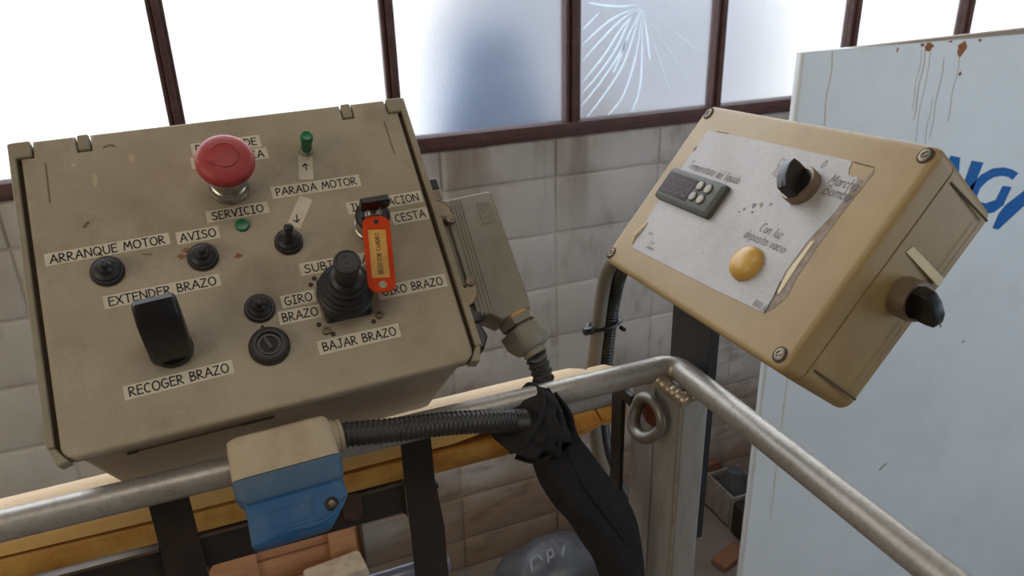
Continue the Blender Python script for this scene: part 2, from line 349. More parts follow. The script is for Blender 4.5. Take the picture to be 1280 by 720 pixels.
# ------------------------------------------------------------ stroke lettering (hand-lettered capitals, small sans)
def arc(cx, cy, rx, ry, a0, a1, n=8):
    return [(cx+rx*math.cos(math.radians(a0+(a1-a0)*k/n)), cy+ry*math.sin(math.radians(a0+(a1-a0)*k/n))) for k in range(n+1)]
GL = {
 'A': (.78, [[(0, 0), (.42, 1), (.76, 0)], [(.12, .34), (.68, .36)]]),
 'B': (.62, [[(.04, 0), (.04, 1)], [(.04, 1), (.4, .95), (.5, .78), (.38, .58), (.06, .52)], [(.06, .52), (.5, .46), (.6, .26), (.48, .06), (.04, 0)]]),
 'C': (.66, [arc(.36, .5, .34, .5, 50, 300, 10)]),
 'D': (.7, [[(.04, 0), (.04, 1), (.4, .9), (.66, .6), (.6, .26), (.36, .05), (.04, 0)]]),
 'E': (.58, [[(.56, .98), (.04, .98), (.04, 0), (.56, .02)], [(.04, .52), (.5, .54)]]),
 'G': (.74, [arc(.38, .5, .36, .5, 55, 330, 10)+[(.68, .46), (.4, .46)]]),
 'H': (.72, [[(.04, 0), (.04, 1)], [(.66, 0), (.66, 1)], [(.04, .5), (.66, .52)]]),
 'I': (.52, [[(.02, 1), (.48, 1)], [(.25, 1), (.25, 0)], [(.0, 0), (.48, 0)]]),
 'J': (.64, [[(.24, 1), (.64, 1)], [(.46, 1), (.46, .2), (.34, .0), (.14, .04), (.02, .2)]]),
 'L': (.52, [[(.04, 1), (.04, .02), (.5, .0)]]),
 'M': (.86, [[(.0, 0), (.14, 1), (.42, .3), (.7, 1), (.84, 0)]]),
 'N': (.76, [[(.04, 0), (.04, 1), (.7, .02), (.7, 1)]]),
 'O': (.8, [arc(.4, .5, .38, .5, 0, 360, 14)]),
 'P': (.56, [[(.06, 0), (.04, 1)], [(.04, 1), (.42, .94), (.52, .72), (.38, .5), (.06, .44)]]),
 'Q': (.84, [arc(.4, .5, .38, .5, 0, 360, 14), [(.46, .28), (.82, -.12)]]),
 'R': (.66, [[(.04, 0), (.04, 1)], [(.04, 1), (.42, .94), (.52, .74), (.38, .54), (.06, .46)], [(.16, .46), (.62, 0)]]),
 'S': (.62, [[(.56, .9), (.34, 1), (.1, .9), (.06, .7), (.24, .54), (.5, .42), (.56, .22), (.4, .03), (.16, .0), (.0, .12)]]),
 'T': (.68, [[(.0, 1), (.68, 1)], [(.34, 1), (.34, 0)]]),
 'U': (.72, [[(.04, 1), (.04, .3), (.18, .03), (.44, .0), (.62, .18), (.66, .4), (.66, 1)]]),
 'V': (.68, [[(.0, 1), (.34, 0), (.68, 1)]]),
 'X': (.7, [[(.0, 1), (.66, 0)], [(.64, 1), (.0, 0)]]),
 'Z': (.68, [[(.04, .98), (.62, .98), (.0, .02), (.66, .02)]]),
 'a': (.5, [arc(.24, .3, .22, .3, 0, 360, 10), [(.46, .6), (.46, 0)]]),
 'b': (.52, [arc(.26, .3, .22, .3, 0, 360, 10), [(.04, 1), (.04, 0)]]),
 'c': (.46, [arc(.25, .3, .22, .3, 50, 310, 8)]),
 'd': (.52, [arc(.24, .3, .22, .3, 0, 360, 10), [(.46, 1), (.46, 0)]]),
 'e': (.5, [[(.04, .32), (.46, .32)]+arc(.25, .3, .22, .3, 0, 310, 9)]),
 'h': (.5, [[(.04, 1), (.04, 0)], [(.04, .42), (.16, .58), (.34, .6), (.44, .44), (.44, 0)]]),
 'i': (.14, [[(.05, .6), (.05, 0)], [(.05, .82), (.05, .85)]]),
 'l': (.14, [[(.05, 1), (.05, 0)]]),
 'm': (.78, [[(.04, .6), (.04, 0)], [(.04, .42), (.14, .58), (.3, .6), (.38, .44), (.38, 0)], [(.38, .42), (.48, .58), (.64, .6), (.72, .44), (.72, 0)]]),
 'n': (.5, [[(.04, .6), (.04, 0)], [(.04, .42), (.16, .58), (.34, .6), (.44, .44), (.44, 0)]]),
 'o': (.52, [arc(.26, .3, .23, .3, 0, 360, 10)]),
 'p': (.52, [arc(.26, .3, .22, .3, 0, 360, 10), [(.04, .6), (.04, -.32)]]),
 'q': (.52, [arc(.24, .3, .22, .3, 0, 360, 10), [(.46, .6), (.46, -.32)]]),
 'r': (.32, [[(.04, .6), (.04, 0)], [(.04, .38), (.16, .58), (.3, .6)]]),
 's': (.42, [[(.38, .52), (.22, .6), (.06, .5), (.1, .36), (.34, .24), (.38, .1), (.22, 0), (.02, .08)]]),
 't': (.32, [[(.14, .86), (.14, .1), (.22, 0), (.3, .02)], [(.0, .6), (.3, .6)]]),
 'u': (.5, [[(.04, .6), (.04, .18), (.14, .02), (.3, .0), (.42, .14)], [(.44, .6), (.44, 0)]]),
 'v': (.46, [[(.0, .6), (.22, 0), (.44, .6)]]),
 'z': (.46, [[(.04, .6), (.42, .6), (.02, 0), (.44, 0)]]),
 '0': (.54, [arc(.26, .5, .24, .5, 0, 360, 12)]),
 '1': (.34, [[(.02, .8), (.2, 1), (.2, 0)]]),
 '6': (.54, [[(.42, 1), (.18, .7), (.04, .34)]+arc(.26, .28, .22, .28, 160, 520, 12)]),
 '.': (.16, [[(.06, .0), (.06, .03)]]),
 ' ': (.4, []),
}
def text(mb, s, cx, cy, h, width=None, weight=0.12, z=0.0, shear=0.0, gap=0.16, rot=0.0, M_=None, align='c', jitter=0.0):
    adv = []; x = 0
    for ch in s:
        w = GL[ch][0]; adv.append(x); x += w+gap
    tot = x-gap; sx_ = (width/(tot*h)) if width else 1.0
    x0 = {'c': -tot/2, 'l': 0}[align]; ca, sa = math.cos(math.radians(rot)), math.sin(math.radians(rot))
    for ch, a in zip(s, adv):
        dj = random.uniform(-jitter, jitter)
        for st in GL[ch][1]:
            pts = []
            for px, py in st:
                X = (x0+a+px)*sx_*h+py*h*shear; Y = (py-0.5+dj)*h
                pts.append((cx+X*ca-Y*sa, cy+X*sa+Y*ca))
            mb.ribbon(pts, weight*h, z, M_)
    return mb

# ------------------------------------------------------------ room shell
def struct(mb, name, m, parent=None, smooth=30):
    o = mb.build(name, m, parent, smooth); o['kind'] = 'structure'; return o
ZS = 1.695        # sill
WX0, WX1, WTOP = -4.0, 6.0, 3.55
mb = MB(); mb.box(WX0, WX1, -5.0, 2.275, -0.12, 0.0); struct(mb, 'floor', M['floor'])
wall = MB(); wall.box(WX0, WX1, 2.2715, 2.42, 0.0, ZS-0.026); wall.box(WX0, WX1, 2.265, 2.42, WTOP, 5.0)
wall.box(WX0, -3.0, 2.265, 2.42, ZS-0.026, WTOP); wall.box(4.65, WX1, 2.265, 2.42, ZS-0.026, WTOP)
wall = struct(wall, 'wall_back', M['block'])
mb = MB(); mb.box(WX0-0.15, WX0, -5.0, 2.42, 0, 5.0); struct(mb, 'wall_left', M['plain'])
mb = MB(); mb.box(WX1, WX1+0.15, -5.0, 2.42, 0, 5.0); struct(mb, 'wall_right', M['plain'])
mb = MB(); mb.box(WX0-0.15, WX1+0.15, -5.15, -5.0, 0, 5.0); struct(mb, 'wall_front', M['plain'])
mb = MB(); mb.box(WX0-0.15, WX1+0.15, -5.15, 2.42, 5.0, 5.15); struct(mb, 'ceiling', M['plain'])
# blocks in stack bond, 40 x 20 cm, joints recessed
X0G, Z0G = 1.0602, 1.7402
protos = []
for k in range(4):
    m_ = MB(); g = 0.0024
    r = []
    for ins, y in ((0.0, 0.008), (0.0, -0.006), (0.004, -0.0095), (0.010, -0.011)):
        ring = []
        x0, x1, z0, z1 = g+ins, 0.4-g-ins, g+ins, 0.2-g-ins
        for a in range(4): ring.append((x0+(x1-x0)*a/4, y+random.uniform(-.0004, .0004), z0+random.uniform(-.0012, .0012)))
        for a in range(3): ring.append((x1+random.uniform(-.001, .001), y, z0+(z1-z0)*a/3))
        for a in range(4): ring.append((x1-(x1-x0)*a/4, y+random.uniform(-.0004, .0004), z1+random.uniform(-.0012, .0012)))
        for a in range(3): ring.append((x0+random.uniform(-.001, .001), y, z1-(z1-z0)*a/3))
        r.append(ring)
    m_.loft(r)
    protos.append(m_)
meshes = []
for c in range(-10, 6):
    for row in range(0, 9):
        zt = Z0G-0.2*row; zb = zt-0.2
        x = X0G+0.4*c
        k = random.randrange(4)
        if row == 0 or row == 8:
            zt2 = min(zt, ZS-0.026); zb2 = max(zb, 0.0)
            m_ = MB(); m_.rbox(0.0035, 0.3965, 0.0035, (zt2-zb2)-0.0035, -0.008, 0.010, 0.003, 0.003, 2, M=RX(90))
            key = ('cut', row)
            me = next((q for kk, q in meshes if kk == key), None)
            if me is None: o = m_.build('concrete_block', M['block'], wall); meshes.append((key, o.data))
            else: o = bpy.data.objects.new('concrete_block', me); COL.objects.link(o); o.parent = wall
            o.location = (x, 2.275, zb2)
        else:
            key = k; me = next((q for kk, q in meshes if kk == key), None)
            if me is None: o = protos[k].build('concrete_block', M['block'], wall); meshes.append((key, o.data))
            else: o = bpy.data.objects.new('concrete_block', me); COL.objects.link(o); o.parent = wall
            o.location = (x, 2.276+random.uniform(-.0015, .0015), zb)
# window: one long steel window of narrow panes
win = MB(); win.box(-3.0, 4.65, 2.262, 2.325, ZS-0.025, ZS+0.022, b=0.004); win.box(-3.0, 4.65, 2.255, 2.285, ZS-0.012, ZS-0.004)
win.box(-3.0, 4.65, 2.268, 2.325, WTOP-0.05, WTOP); win.box(-3.0, 4.65, 2.27, 2.32, 2.42, 2.465)
mull = [-2.97, -2.39, -1.81, -1.23, -0.65, -0.07, 0.537, 1.133, 1.698, 2.293, 2.872, 3.46, 4.05, 4.62]
win = struct(win, 'window_1', M['brownsteel'])
for i, x in enumerate(mull):
    w = 0.026 if i == 7 else 0.019
    m_ = MB(); m_.box(x-w, x+w, 2.285, 2.322, ZS+0.02, WTOP-0.04); m_.box(x-w*0.45, x+w*0.45, 2.264, 2.287, ZS+0.02, WTOP-0.04, b=0.002)
    m_.box(x-w-0.004, x-w+0.006, 2.276, 2.29, ZS+0.02, WTOP-0.04)
    struct(m_, 'mullion', M['brownsteel'], win)
m_ = MB()
for x, l in ((1.31, 0.07), (0.82, 0.04), (1.95, 0.05)): m_.rbox(x-l/2, x+l/2, 2.257, 2.265, ZS-0.01, ZS+0.006, 0.003, 0.002)
struct(m_, 'weep_cover', M['brownsteel'], win)
for i in range(len(mull)-1):
    for z0, z1 in ((ZS+0.018, 2.425), (2.46, WTOP-0.045)):
        m_ = MB(); m_.box(mull[i]+0.01, mull[i+1]-0.01, 2.300, 2.305, z0, z1)
        struct(m_, 'pane', M['glass'], win, smooth=None)
cracks = [[(1.235, 2.056), (1.167, 2.0)], [(1.381, 2.062), (1.276, 2.03), (1.168, 1.956)], [(1.381, 2.06), (1.311, 2.026), (1.24, 1.969), (1.168, 1.904)], [(1.381, 2.057), (1.321, 2.009), (1.25, 1.919), (1.169, 1.836)], [(1.384, 2.057), (1.341, 2.02), (1.294, 1.936), (1.228, 1.857), (1.17, 1.803)], [(1.384, 2.057), (1.357, 2.007), (1.309, 1.922), (1.243, 1.838), (1.166, 1.759)], [(1.384, 2.055), (1.366, 1.999), (1.325, 1.888), (1.259, 1.798), (1.19, 1.722)], [(1.330, 1.960), (1.309, 1.905), (1.285, 1.860)], [(1.387, 2.054), (1.38, 1.961), (1.357, 1.86), (1.32, 1.772), (1.27, 1.722)], [(1.39, 2.054), (1.394, 1.909), (1.39, 1.8), (1.363, 1.724)], [(1.391, 2.047), (1.41, 1.972), (1.426, 1.894)], [(1.381, 2.069), (1.289, 2.068), (1.189, 2.082)],]
faint = [[(1.39, 2.07), (1.33, 2.16), (1.25, 2.22)], [(1.39, 2.07), (1.40, 2.2), (1.42, 2.3)], [(1.39, 2.07), (1.47, 2.14), (1.56, 2.2)], [(1.393, 2.059), (1.521, 1.978), (1.657, 1.879)], [(1.393, 2.054), (1.493, 1.929), (1.634, 1.764)], [(1.393, 2.05), (1.46, 1.90), (1.52, 1.77)]]
for set_, w in ((cracks, 0.008), (faint, 0.0016)):
    for c in set_:
        P = smooth_path([V(a, b, 0) for a, b in c], 6)
        m_ = MB(); Mx = Matrix(((1, 0, 0, 0), (0, 0, -1, 2.296), (0, 1, 0, 0), (0, 0, 0, 1)))
        n = len(P)
        ring = []
        for k, p in enumerate(P):
            t = (P[min(k+1, n-1)]-P[max(k-1, 0)]).normalized(); nn = V(-t.y, t.x, 0)*w*0.5*(0.12+1.05*min(1, 2.2*k/n)*(1-.35*k/n))
            ring.append([tuple(p+nn), tuple(p-nn), tuple(p-nn+V(0, 0, 0.0012)), tuple(p+nn+V(0, 0, 0.0012))])
        m_.loft(ring, Mx); struct(m_, 'glass_crack', M['crack'], win)

# outside, seen blurred through the frosted panes
m_ = MB(); m_.box(-30, 40, 2.42, 60, -0.15, 0.0); g_ = m_.build('yard_ground', M['ground']); g_['kind'] = 'structure'
def tarp_stack(x0, x1, y0, y1, h, label, m):
    mm = MB(); rings = []
    for k in range(8):
        u = k/7; ins = 0.0 if u < 0.75 else (u-0.75)*0.6
        ring = []
        for (x, y) in rrect(x0+ins, x1-ins, y0+ins*0.6, y1-ins*0.6, 0.12, 5):
            d = noise.noise(V(x*3, y*3, u*2))*0.05; ring.append((x+d, y+d, h*u))
        rings.append(ring)
    mm.loft(rings); o = mm.build('covered_stack', m, None, 60)
    return tag(o, label, 'stack')
M['shed'] = mat('shed_grey', srgb(128, 132, 140), 0.9, 0, srgb(104, 106, 116), 0.9, 0.9)
M['tarp2'] = mat('outside_brown', srgb(182, 172, 166), 0.8)
tarp_stack(0.98, 1.62, 3.35, 3.8, 1.93, 'dark blue-grey covered stack outside, blurred behind the pane left of the cracked one', M['tarp'])
tarp_stack(1.75, 2.15, 3.6, 4.0, 1.72, 'low brownish heap outside, blurred behind the thick mullion', M['tarp2'])
m_ = MB(); m_.prism([(2.2, 0), (6.4, 0), (6.4, 2.6), (5.5, 3.3), (3.6, 3.9), (3.1, 3.0), (2.3, 1.9)], -8.5, -7.0, RX(90), b=0.05)
sh = m_.build('outside_shed', M['shed'], None, 30); tag(sh, 'grey shed far outside, blurred behind the cracked pane and its neighbours', 'shed')

# ------------------------------------------------------------ the left control box (its own frame: x along, y up the slope, z out of the lid)
FL = Matrix(((0.99953483, -0.03038441, -0.00262776, 0.02094659), (0.01900086, 0.68781403, -0.72563823, 0.78074619),
             (0.0238555, 0.72525075, 0.68807141, 2.2-0.26541901), (0, 0, 0, 1)))
box = empty('control_box', FL, 'large grey-beige sloping control box with black switches and lettered strips on its lid', 'control box')
b = MB()
def taper(zs, ins, r, mb, extra=0.0):
    rings = []
    for z, i in zip(zs, ins):
        rings.append([(x, y, z) for x, y in rrect(-0.196+i, 0.197-i, -0.158+i*0.05, 0.160-i*0.5, r, 6)])
    mb.loft(rings)
taper((-0.222, -0.217, -0.06, -0.022), (0.018, 0.012, 0.006, 0.002), 0.010, b)
b.build('body', M['body'], box, 40)
# flange the lid sits in, with raised side rims
fl = MB(); fl.rbox(-0.2015, 0.2025, -0.163, 0.164, -0.024, -0.0135, 0.016, 0.002, 6)
for x0, x1 in ((-0.2040, -0.1978), (0.1992, 0.2062)):
    fl.rbox(x0, x1, -0.150, 0.1655, -0.0240, -0.0005, 0.002, 0.0015, 3)
fl.prism([(0.2062, -0.1480), (0.1992, -0.1500), (0.190, -0.1640), (0.199, -0.1665)], -0.024, -0.003, b=0.0012)
fl.prism([(-0.2040, -0.1480), (-0.1978, -0.1500), (-0.189, -0.1640), (-0.198, -0.1665)], -0.024, -0.004, b=0.0012)
fl.build('flange', M['rim'], box)
gp = MB(); gp.rbox(-0.1980, 0.1994, -0.1595, 0.1600, -0.0138, -0.0100, 0.014, 0.0, 6); gp.build('seal', M['groove'], box)
# lid with the four hinge notches
def lid_outline(ins):
    x0, x1, y0, y1, r = -0.1935+ins, 0.1945-ins, -0.1640+ins, 0.1655-ins, 0.013
    pts = [(x0+r-r*math.cos(math.radians(a)), y0+r-r*math.sin(math.radians(a))) for a in (0, 18, 36, 54, 72, 90)]
    pts += [(x1-r+r*math.sin(math.radians(a)), y0+r-r*math.cos(math.radians(a))) for a in (0, 18, 36, 54, 72, 90)]
    nt = 0.1465-ins
    pts += [(x1, nt), (0.1830-ins, nt), (0.1822-ins, y1), (0.1430+ins, y1), (0.1424+ins, nt), (0.1300-ins, nt), (0.1294-ins, y1),
            (-0.1290+ins, y1), (-0.1296+ins, nt), (-0.1422-ins, nt), (-0.1428-ins, y1), (-0.1815+ins, y1), (-0.1823+ins, nt), (x0, nt)]
    return pts
ld = MB(); rings = []
for ins, z in ((0.0, -0.0125), (0.0, -0.0035), (0.0008, -0.0016), (0.0022, -0.0004), (0.0040, 0.0)):
    rings.append([(x, y, z) for x, y in lid_outline(ins)])
ld.loft(rings)
lid = ld.build('lid', M['panel'], box, 50)
for x0, x1 in ((-0.2010, -0.1832), (-0.1415, -0.1303), (0.1307, 0.1417), (0.1837, 0.2020)):
    h = MB(); h.rbox(x0, x1, 0.1475, 0.1660, -0.0130, 0.0002, 0.0022, 0.0022, 3); h.build('hinge_tab', M['rim'], box)
g = MB()
for pts in (((-0.1723, 0.1362), (-0.1735, 0.0924)), ((0.1747, 0.1356), (0.1755, 0.091))): g.ribbon(list(pts), 0.0016, 0.0003)
g.build('scored_line', M['softline'], lid)['kind'] = 'stuff'
g = MB()   # chips and scrapes worn through the plastic
for cx, cy, w_, h_ in ((-0.094, 0.130, 0.008, 0.014), (-0.148, 0.131, 0.006, 0.006), (-0.131, 0.110, 0.005, 0.018)):
    g.prism([(cx+w_/2*math.cos(a)*random.uniform(.6, 1), cy+h_/2*math.sin(a)*random.uniform(.6, 1)) for a in [k*math.pi/5 for k in range(10)]], 0.0, 0.0003)
g.build('scrape_mark', M['palescrape'], lid)['kind'] = 'stuff'
g = MB()
for pts, w_ in ((((-0.118, 0.147), (-0.112, 0.149), (-0.108, 0.147)), 0.0022), (((-0.147, 0.060), (-0.143, 0.064)), 0.003), (((-0.10, 0.02), (-0.092, 0.018)), 0.0015)):
    g.ribbon(list(pts), w_, 0.0003)
g.build('dirt_mark', M['softline'], lid)['kind'] = 'stuff'
g = MB()
for cx, cy in ((-0.066, 0.0105), (-0.013, 0.0), (-0.060, 0.016)):
    g.prism([(cx+0.006*math.cos(a)*random.uniform(.4, 1), cy+0.004*math.sin(a)*random.uniform(.4, 1)) for a in [k*math.pi/6 for k in range(12)]], 0.0, 0.00025)
g.build('rust_mark', M['ruststain'], lid)['kind'] = 'stuff'
g = MB(); g.box(-0.148, -0.03, -0.1592, -0.1582, -0.056, -0.0545); g.box(-0.150, -0.140, -0.1600, -0.1580, -0.058, -0.054); g.box(-0.045, -0.012, -0.1600, -0.1580, -0.0565, -0.0535)
g.build('scratch', M['groove'], box)['kind'] = 'stuff'

def label_strip(s, cx, cy, w, h, rot=0, th=None, tw=None, off=0.0):
    m_ = MB(); Mx = T((cx, cy, 0)) @ RZ(rot)
    m_.box(-w/2, w/2, -h/2, h/2, 0.0, 0.0004, M=Mx)
    o = m_.build('label_strip', M['paper'], box, None)
    t_ = MB(); text(t_, s, cx+off, cy, th or 0.0088, tw or w-0.009, 0.15, 0.0006, 0.0, rot=rot, jitter=0.02)
    t_.build('lettering', M['ink'], o, None); return o
label_strip('ARRANQUE MOTOR', -.1291, .0315, .1115, .0131, .9)
label_strip('AVISO', -.0468, .0306, .0409, .0142, .4, tw=0.034)
label_strip('PARADA DE', -.0003, .1310, .0710, .0150, .6)
label_strip('EMERGENCIA', .0003, .1148, .0785, .0141, .6)
label_strip('SERVICIO', -.0043, .0494, .0622, .0136, .6, tw=0.051)
label_strip('PARADA MOTOR', .0811, .0652, .0954, .0146, -.3)
label_strip('ILUMINACION', .1491, .0329, .0848, .0150, .2)
label_strip('CESTA', .1717, .0116, .0414, .0155, .3, tw=0.034)
label_strip('EXTENDER BRAZO', -.0879, -.0228, .1064, .0134, 1.0)
label_strip('RECOGER BRAZO', -.0882, -.1148, .0968, .0137, 1.6)
label_strip('SUBIR BRAZO', .0901, -.0284, .0947, .0144, -.8)
label_strip('GIRO', .0341, -.0587, .0340, .0136, .3, tw=0.027)
label_strip('BRAZO', .0321, -.0755, .0418, .0144, -.5, tw=0.035)
label_strip('BAJAR BRAZO', .0835, -.1146, .0839, .0150, .1)
label_strip('GIRO BRAZO', .1517, -.0704, .0751, .0152, -.4)
for cx, cy, w, h, rot, up in ((.0750, .0910, .0152, .0316, -13.3, 1), (.0572, .0381, .0144, .0371, -36.2, 0)):
    m_ = MB(); Mx = T((cx, cy, 0)) @ RZ(rot+3); m_.box(-w/2, w/2, -h/2, h/2, 0, 0.0004, M=Mx); o = m_.build('label_strip', M['paper'], box, None)
    t_ = MB()
    if up: st = [[(0, -.004), (0, .004)], [(-.003, .0008), (0, .004), (.003, .0008)]]
    else: st = [[(0.001, .0045), (-.001, -.004)], [(-.0038, -.0006), (-.001, -.004), (.0022, -.0012)]]
    dy = 0.0 if up else -0.009
    Mt = T((cx, cy, 0)) @ RZ(rot+3) @ T((0, dy, 0)) @ RZ(-rot)
    for q in st: t_.ribbon(q, 0.0014, 0.0006, Mt)
    t_.build('arrow_mark', M['ink'], o, None)

# emergency stop
e = MB(); E0 = T((-.0069, .0791, 0)); EC = T((-.0069, .0791, .0105))
e.lathe([(0.0205, 0), (0.0205, 0.004), (0.0190, 0.006), (0.0185, 0.013), (0.0168, 0.0145), (0.0172, 0.047)], 40, E0)
es = e.build('emergency_button', M['chrome'], box, 30)
e = MB(); e.lathe([(0.0140, 0.034), (0.0262, 0.0365), (0.0282, 0.0405), (0.0284, 0.0455), (0.0268, 0.0495), (0.0225, 0.0525), (0.0140, 0.0550), (0.0060, 0.0560), (0.0005, 0.0562)], 48, EC)
e.build('mushroom_cap', M['red'], es, 60)
ar = MB(); ar.sweep([(x, y, 0.0553) for x, y in arc(0, 0, .0135, .0135, 145, -160, 16)], lambda u, k: 0.00065, 6, 3, M=EC)
ar.prism([(-.0185, -.0035), (-.0085, -.0055), (-.0125, -.0105)], 0.0535, 0.0556, EC, b=0.0004)
ar.build('arrow_relief', M['reddark'], es)
e = MB()
for k in range(-4, 5):
    a = math.radians(-90+k*13); e.box(-0.0010, 0.0010, 0.0, 0.0003, 0.0325, 0.0405, M=E0 @ T((.0170*math.cos(a), .0170*math.sin(a), 0)) @ RZ(math.degrees(a)-90))
e.build('lettering', M['ink'], es, None)
# green indicators
g = MB(); G0 = T((.0802, .1106, 0))
g.lathe([(0.0075, 0), (0.0075, 0.004), (0.0062, 0.0045), (0.0062, 0.007)], 24, G0); gi = g.build('indicator_lamp', M['chrome'], box, 30, label='tall green indicator lamp')
g = MB(); g.lathe([(0.0060, 0.006), (0.0060, 0.0225), (0.0068, 0.0235), (0.0068, 0.029), (0.0055, 0.0315), (0.0008, 0.0322)], 24, G0); g.build('lens', M['green'], gi)
g = MB(); g.lathe([(0.0072, 0), (0.0072, 0.002), (0.0062, 0.0034), (0.0008, 0.0040)], 24, T((-.0028, .0333, 0))); g.build('indicator_lamp', M['green'], box, 30, label='small flat green indicator lamp')

def boot(cx, cy, r=0.0150, lever=None):
    m_ = MB(); Mx = T((cx, cy, 0))
    prof = [(r, 0), (r, 0.0035), (r*.93, 0.0055), (r*.80, 0.0052), (r*.76, 0.0070), (r*.62, 0.0085), (r*.48, 0.0092), (r*.46, 0.0115), (r*.34, 0.0140)]
    if lever: prof += [(r*.30, 0.016), (r*.26, 0.017)]
    else: prof += [(r*.26, 0.0150), (r*.23, 0.0190), (r*.14, 0.0205), (r*.02, 0.0209)]
    m_.lathe(prof, 32, Mx); o = m_.build('toggle_switch' if lever else 'push_button', M['rubber'], box, 28)
    if lever:
        l_ = MB(); l_.sweep([(0, 0, 0.014), (0, 0, 0.022), (0.0003, 0.001, 0.032)], lambda u, k: 0.0036+0.0014*max(0, (u-.45)/.55), 16, 6, M=Mx)
        l_.lathe([(0.0049, 0), (0.0049, .002), (0.0038, .0044), (0.0005, 0.0054)], 16, Mx @ T((0.0003, 0.001, 0.0315))); l_.build('lever', M['rubber'], o, 60)
        return o
    return o
boot(.0384, .0054, 0.0145, True)
boot(-.1331, .0076, 0.0155); boot(-.0463, .0052, 0.0150); boot(-.0042, -.0609, 0.0150)
# round blank plug with keyed centre
m_ = MB(); Mx = T((-.0033, -.1017, 0))
m_.lathe([(0.0198, 0), (0.0198, 0.0025), (0.0178, 0.0075), (0.0150, 0.0085), (0.0128, 0.0085), (0.0122, 0.0050), (0.0005, 0.0050)], 40, Mx)
pl_ = m_.build('blanking_plug', M['rubber'], box, 30)
m_ = MB(); m_.lathe([(0.0105, 0.005), (0.0105, 0.0066), (0.0088, 0.0066), (0.0088, 0.0050)], 30, Mx); m_.rbox(-0.0022, 0.0022, -0.0045, 0.0090, 0.005, 0.0064, 0.0015, 0.0004, 3, Mx @ RZ(18)); m_.build('keyed_ring', M['blackplastic'], pl_)
m_ = MB(); m_.box(-0.0016, 0.0016, 0.0155, 0.0200, 0.004, 0.009, M=Mx @ RZ(8)); m_.build('notch_tab', M['groove'], pl_)
# big black lever switch on the left
m_ = MB(); Mx = T((-.0900, -.0830, 0)) @ RZ(3)
m_.lathe([(0.0195, 0), (0.0195, 0.006), (0.0185, 0.009)], 40, Mx)
pw = m_.build('lever_switch', M['blackplastic'], box, 30)
m_ = MB()
# side outline in the (y, z) plane, extruded along x
prof = [(-0.0150, 0.006), (-0.0160, 0.018), (-0.0090, 0.0450), (-0.0020, 0.0670), (0.0030, 0.0770), (0.0170, 0.0840), (0.0220, 0.0810), (0.0225, 0.040), (0.0165, 0.006)]
def xprism(mm, prof, x0, x1, Mx, b):
    c = (sum(p[0] for p in prof)/len(prof), sum(p[1] for p in prof)/len(prof))
    def ring(x, k): return [(x, c[0]+(p[0]-c[0])*k, c[1]+(p[1]-c[1])*k) for p in prof]
    mm.loft([ring(x0, 1-b*40), ring(x0+b*.4, 1-b*14), ring(x0+b, 1), ring(x1-b, 1), ring(x1-b*.4, 1-b*14), ring(x1, 1-b*40)], Mx)
xprism(m_, prof, -0.0182, 0.0182, Mx, 0.003)
m_.build('paddle', M['blackplastic'], pw, 40)
m_ = MB(); m_.rbox(-0.0150, 0.0150, -0.0200, 0.0200, 0, 0.0012, 0.003, 0.0008, 3, Mx @ T((0, -0.0082, 0.0440)) @ RX(71.5)); m_.build('paddle_face', M['rubber'], pw)
# joystick
JX, JY = .0790, -.0680
m_ = MB(); m_.rbox(JX-.0240, JX+.0240, JY-.0240, JY+.0250, 0, 0.004, 0.0035, 0.0015, 4); js = m_.build('joystick', M['rubber'], box)
m_ = MB(); rings = []
zs = [0.003, 0.010, 0.016, 0.0175, 0.024, 0.0255, 0.032, 0.0335, 0.040, 0.0415, 0.047, 0.0485, 0.054, 0.057]
rs = [0.0245, 0.0262, 0.0282, 0.0268, 0.0282, 0.0256, 0.0264, 0.0232, 0.0236, 0.0200, 0.0202, 0.0168, 0.0156, 0.0122]
for z, r in zip(zs, rs):
    sq = max(0.0, 1-z/0.016); ring = []
    for k in range(40):
        a = 2*math.pi*k/40; c, s = math.cos(a), math.sin(a)
        m = max(abs(c), abs(s)); rr = r*((1-sq)+sq*min(1.28, 0.985/m))
        ring.append((JX-0.0005*(z/0.06)+rr*c, JY+0.001*(z/.06)+rr*s, z))
    rings.append(ring)
m_.loft(rings); m_.build('bellows_boot', M['rubber'], js, 30)
m_ = MB(); Mk = T((JX-0.0005, JY+0.001, 0.060)) @ RY(-3) @ RX(-1)
m_.lathe([(0.0112, -0.004), (0.0114, 0.012), (0.0122, 0.020), (0.0130, 0.0265), (0.0130, 0.0300), (0.0118, 0.0316), (0.0098, 0.0320), (0.0092, 0.0314), (0.0076, 0.0314), (0.0072, 0.0320), (0.0052, 0.0320), (0.0048, 0.0315), (0.0026, 0.0315), (0.0022, 0.0320), (0.0003, 0.0320)], 40, Mk)
m_.build('knob', M['rubber'], js, 25)
for x, y in ((.0533, -.0988), (.1091, -.0941)):
    m_ = MB(); m_.lathe([(0.0042, 0), (0.0042, 0.0022), (0.0034, 0.003), (0.0022, 0.003), (0.0020, 0.0016), (0.0002, 0.0016)], 16, T((x, y, 0))); m_.build('screw', M['screw'], box)
for x, y in ((.0545, -.0400), (.0495, -.0462), (.0590, -.1035), (.1018, -.0996), (.0475, -.0905), (.112, -.046)):
    m_ = MB(); m_.lathe([(0.0026, 0), (0.0026, 0.0004), (0.0003, 0.0005)], 12, T((x, y, 0))); m_.build('screw_hole', M['groove'], box)
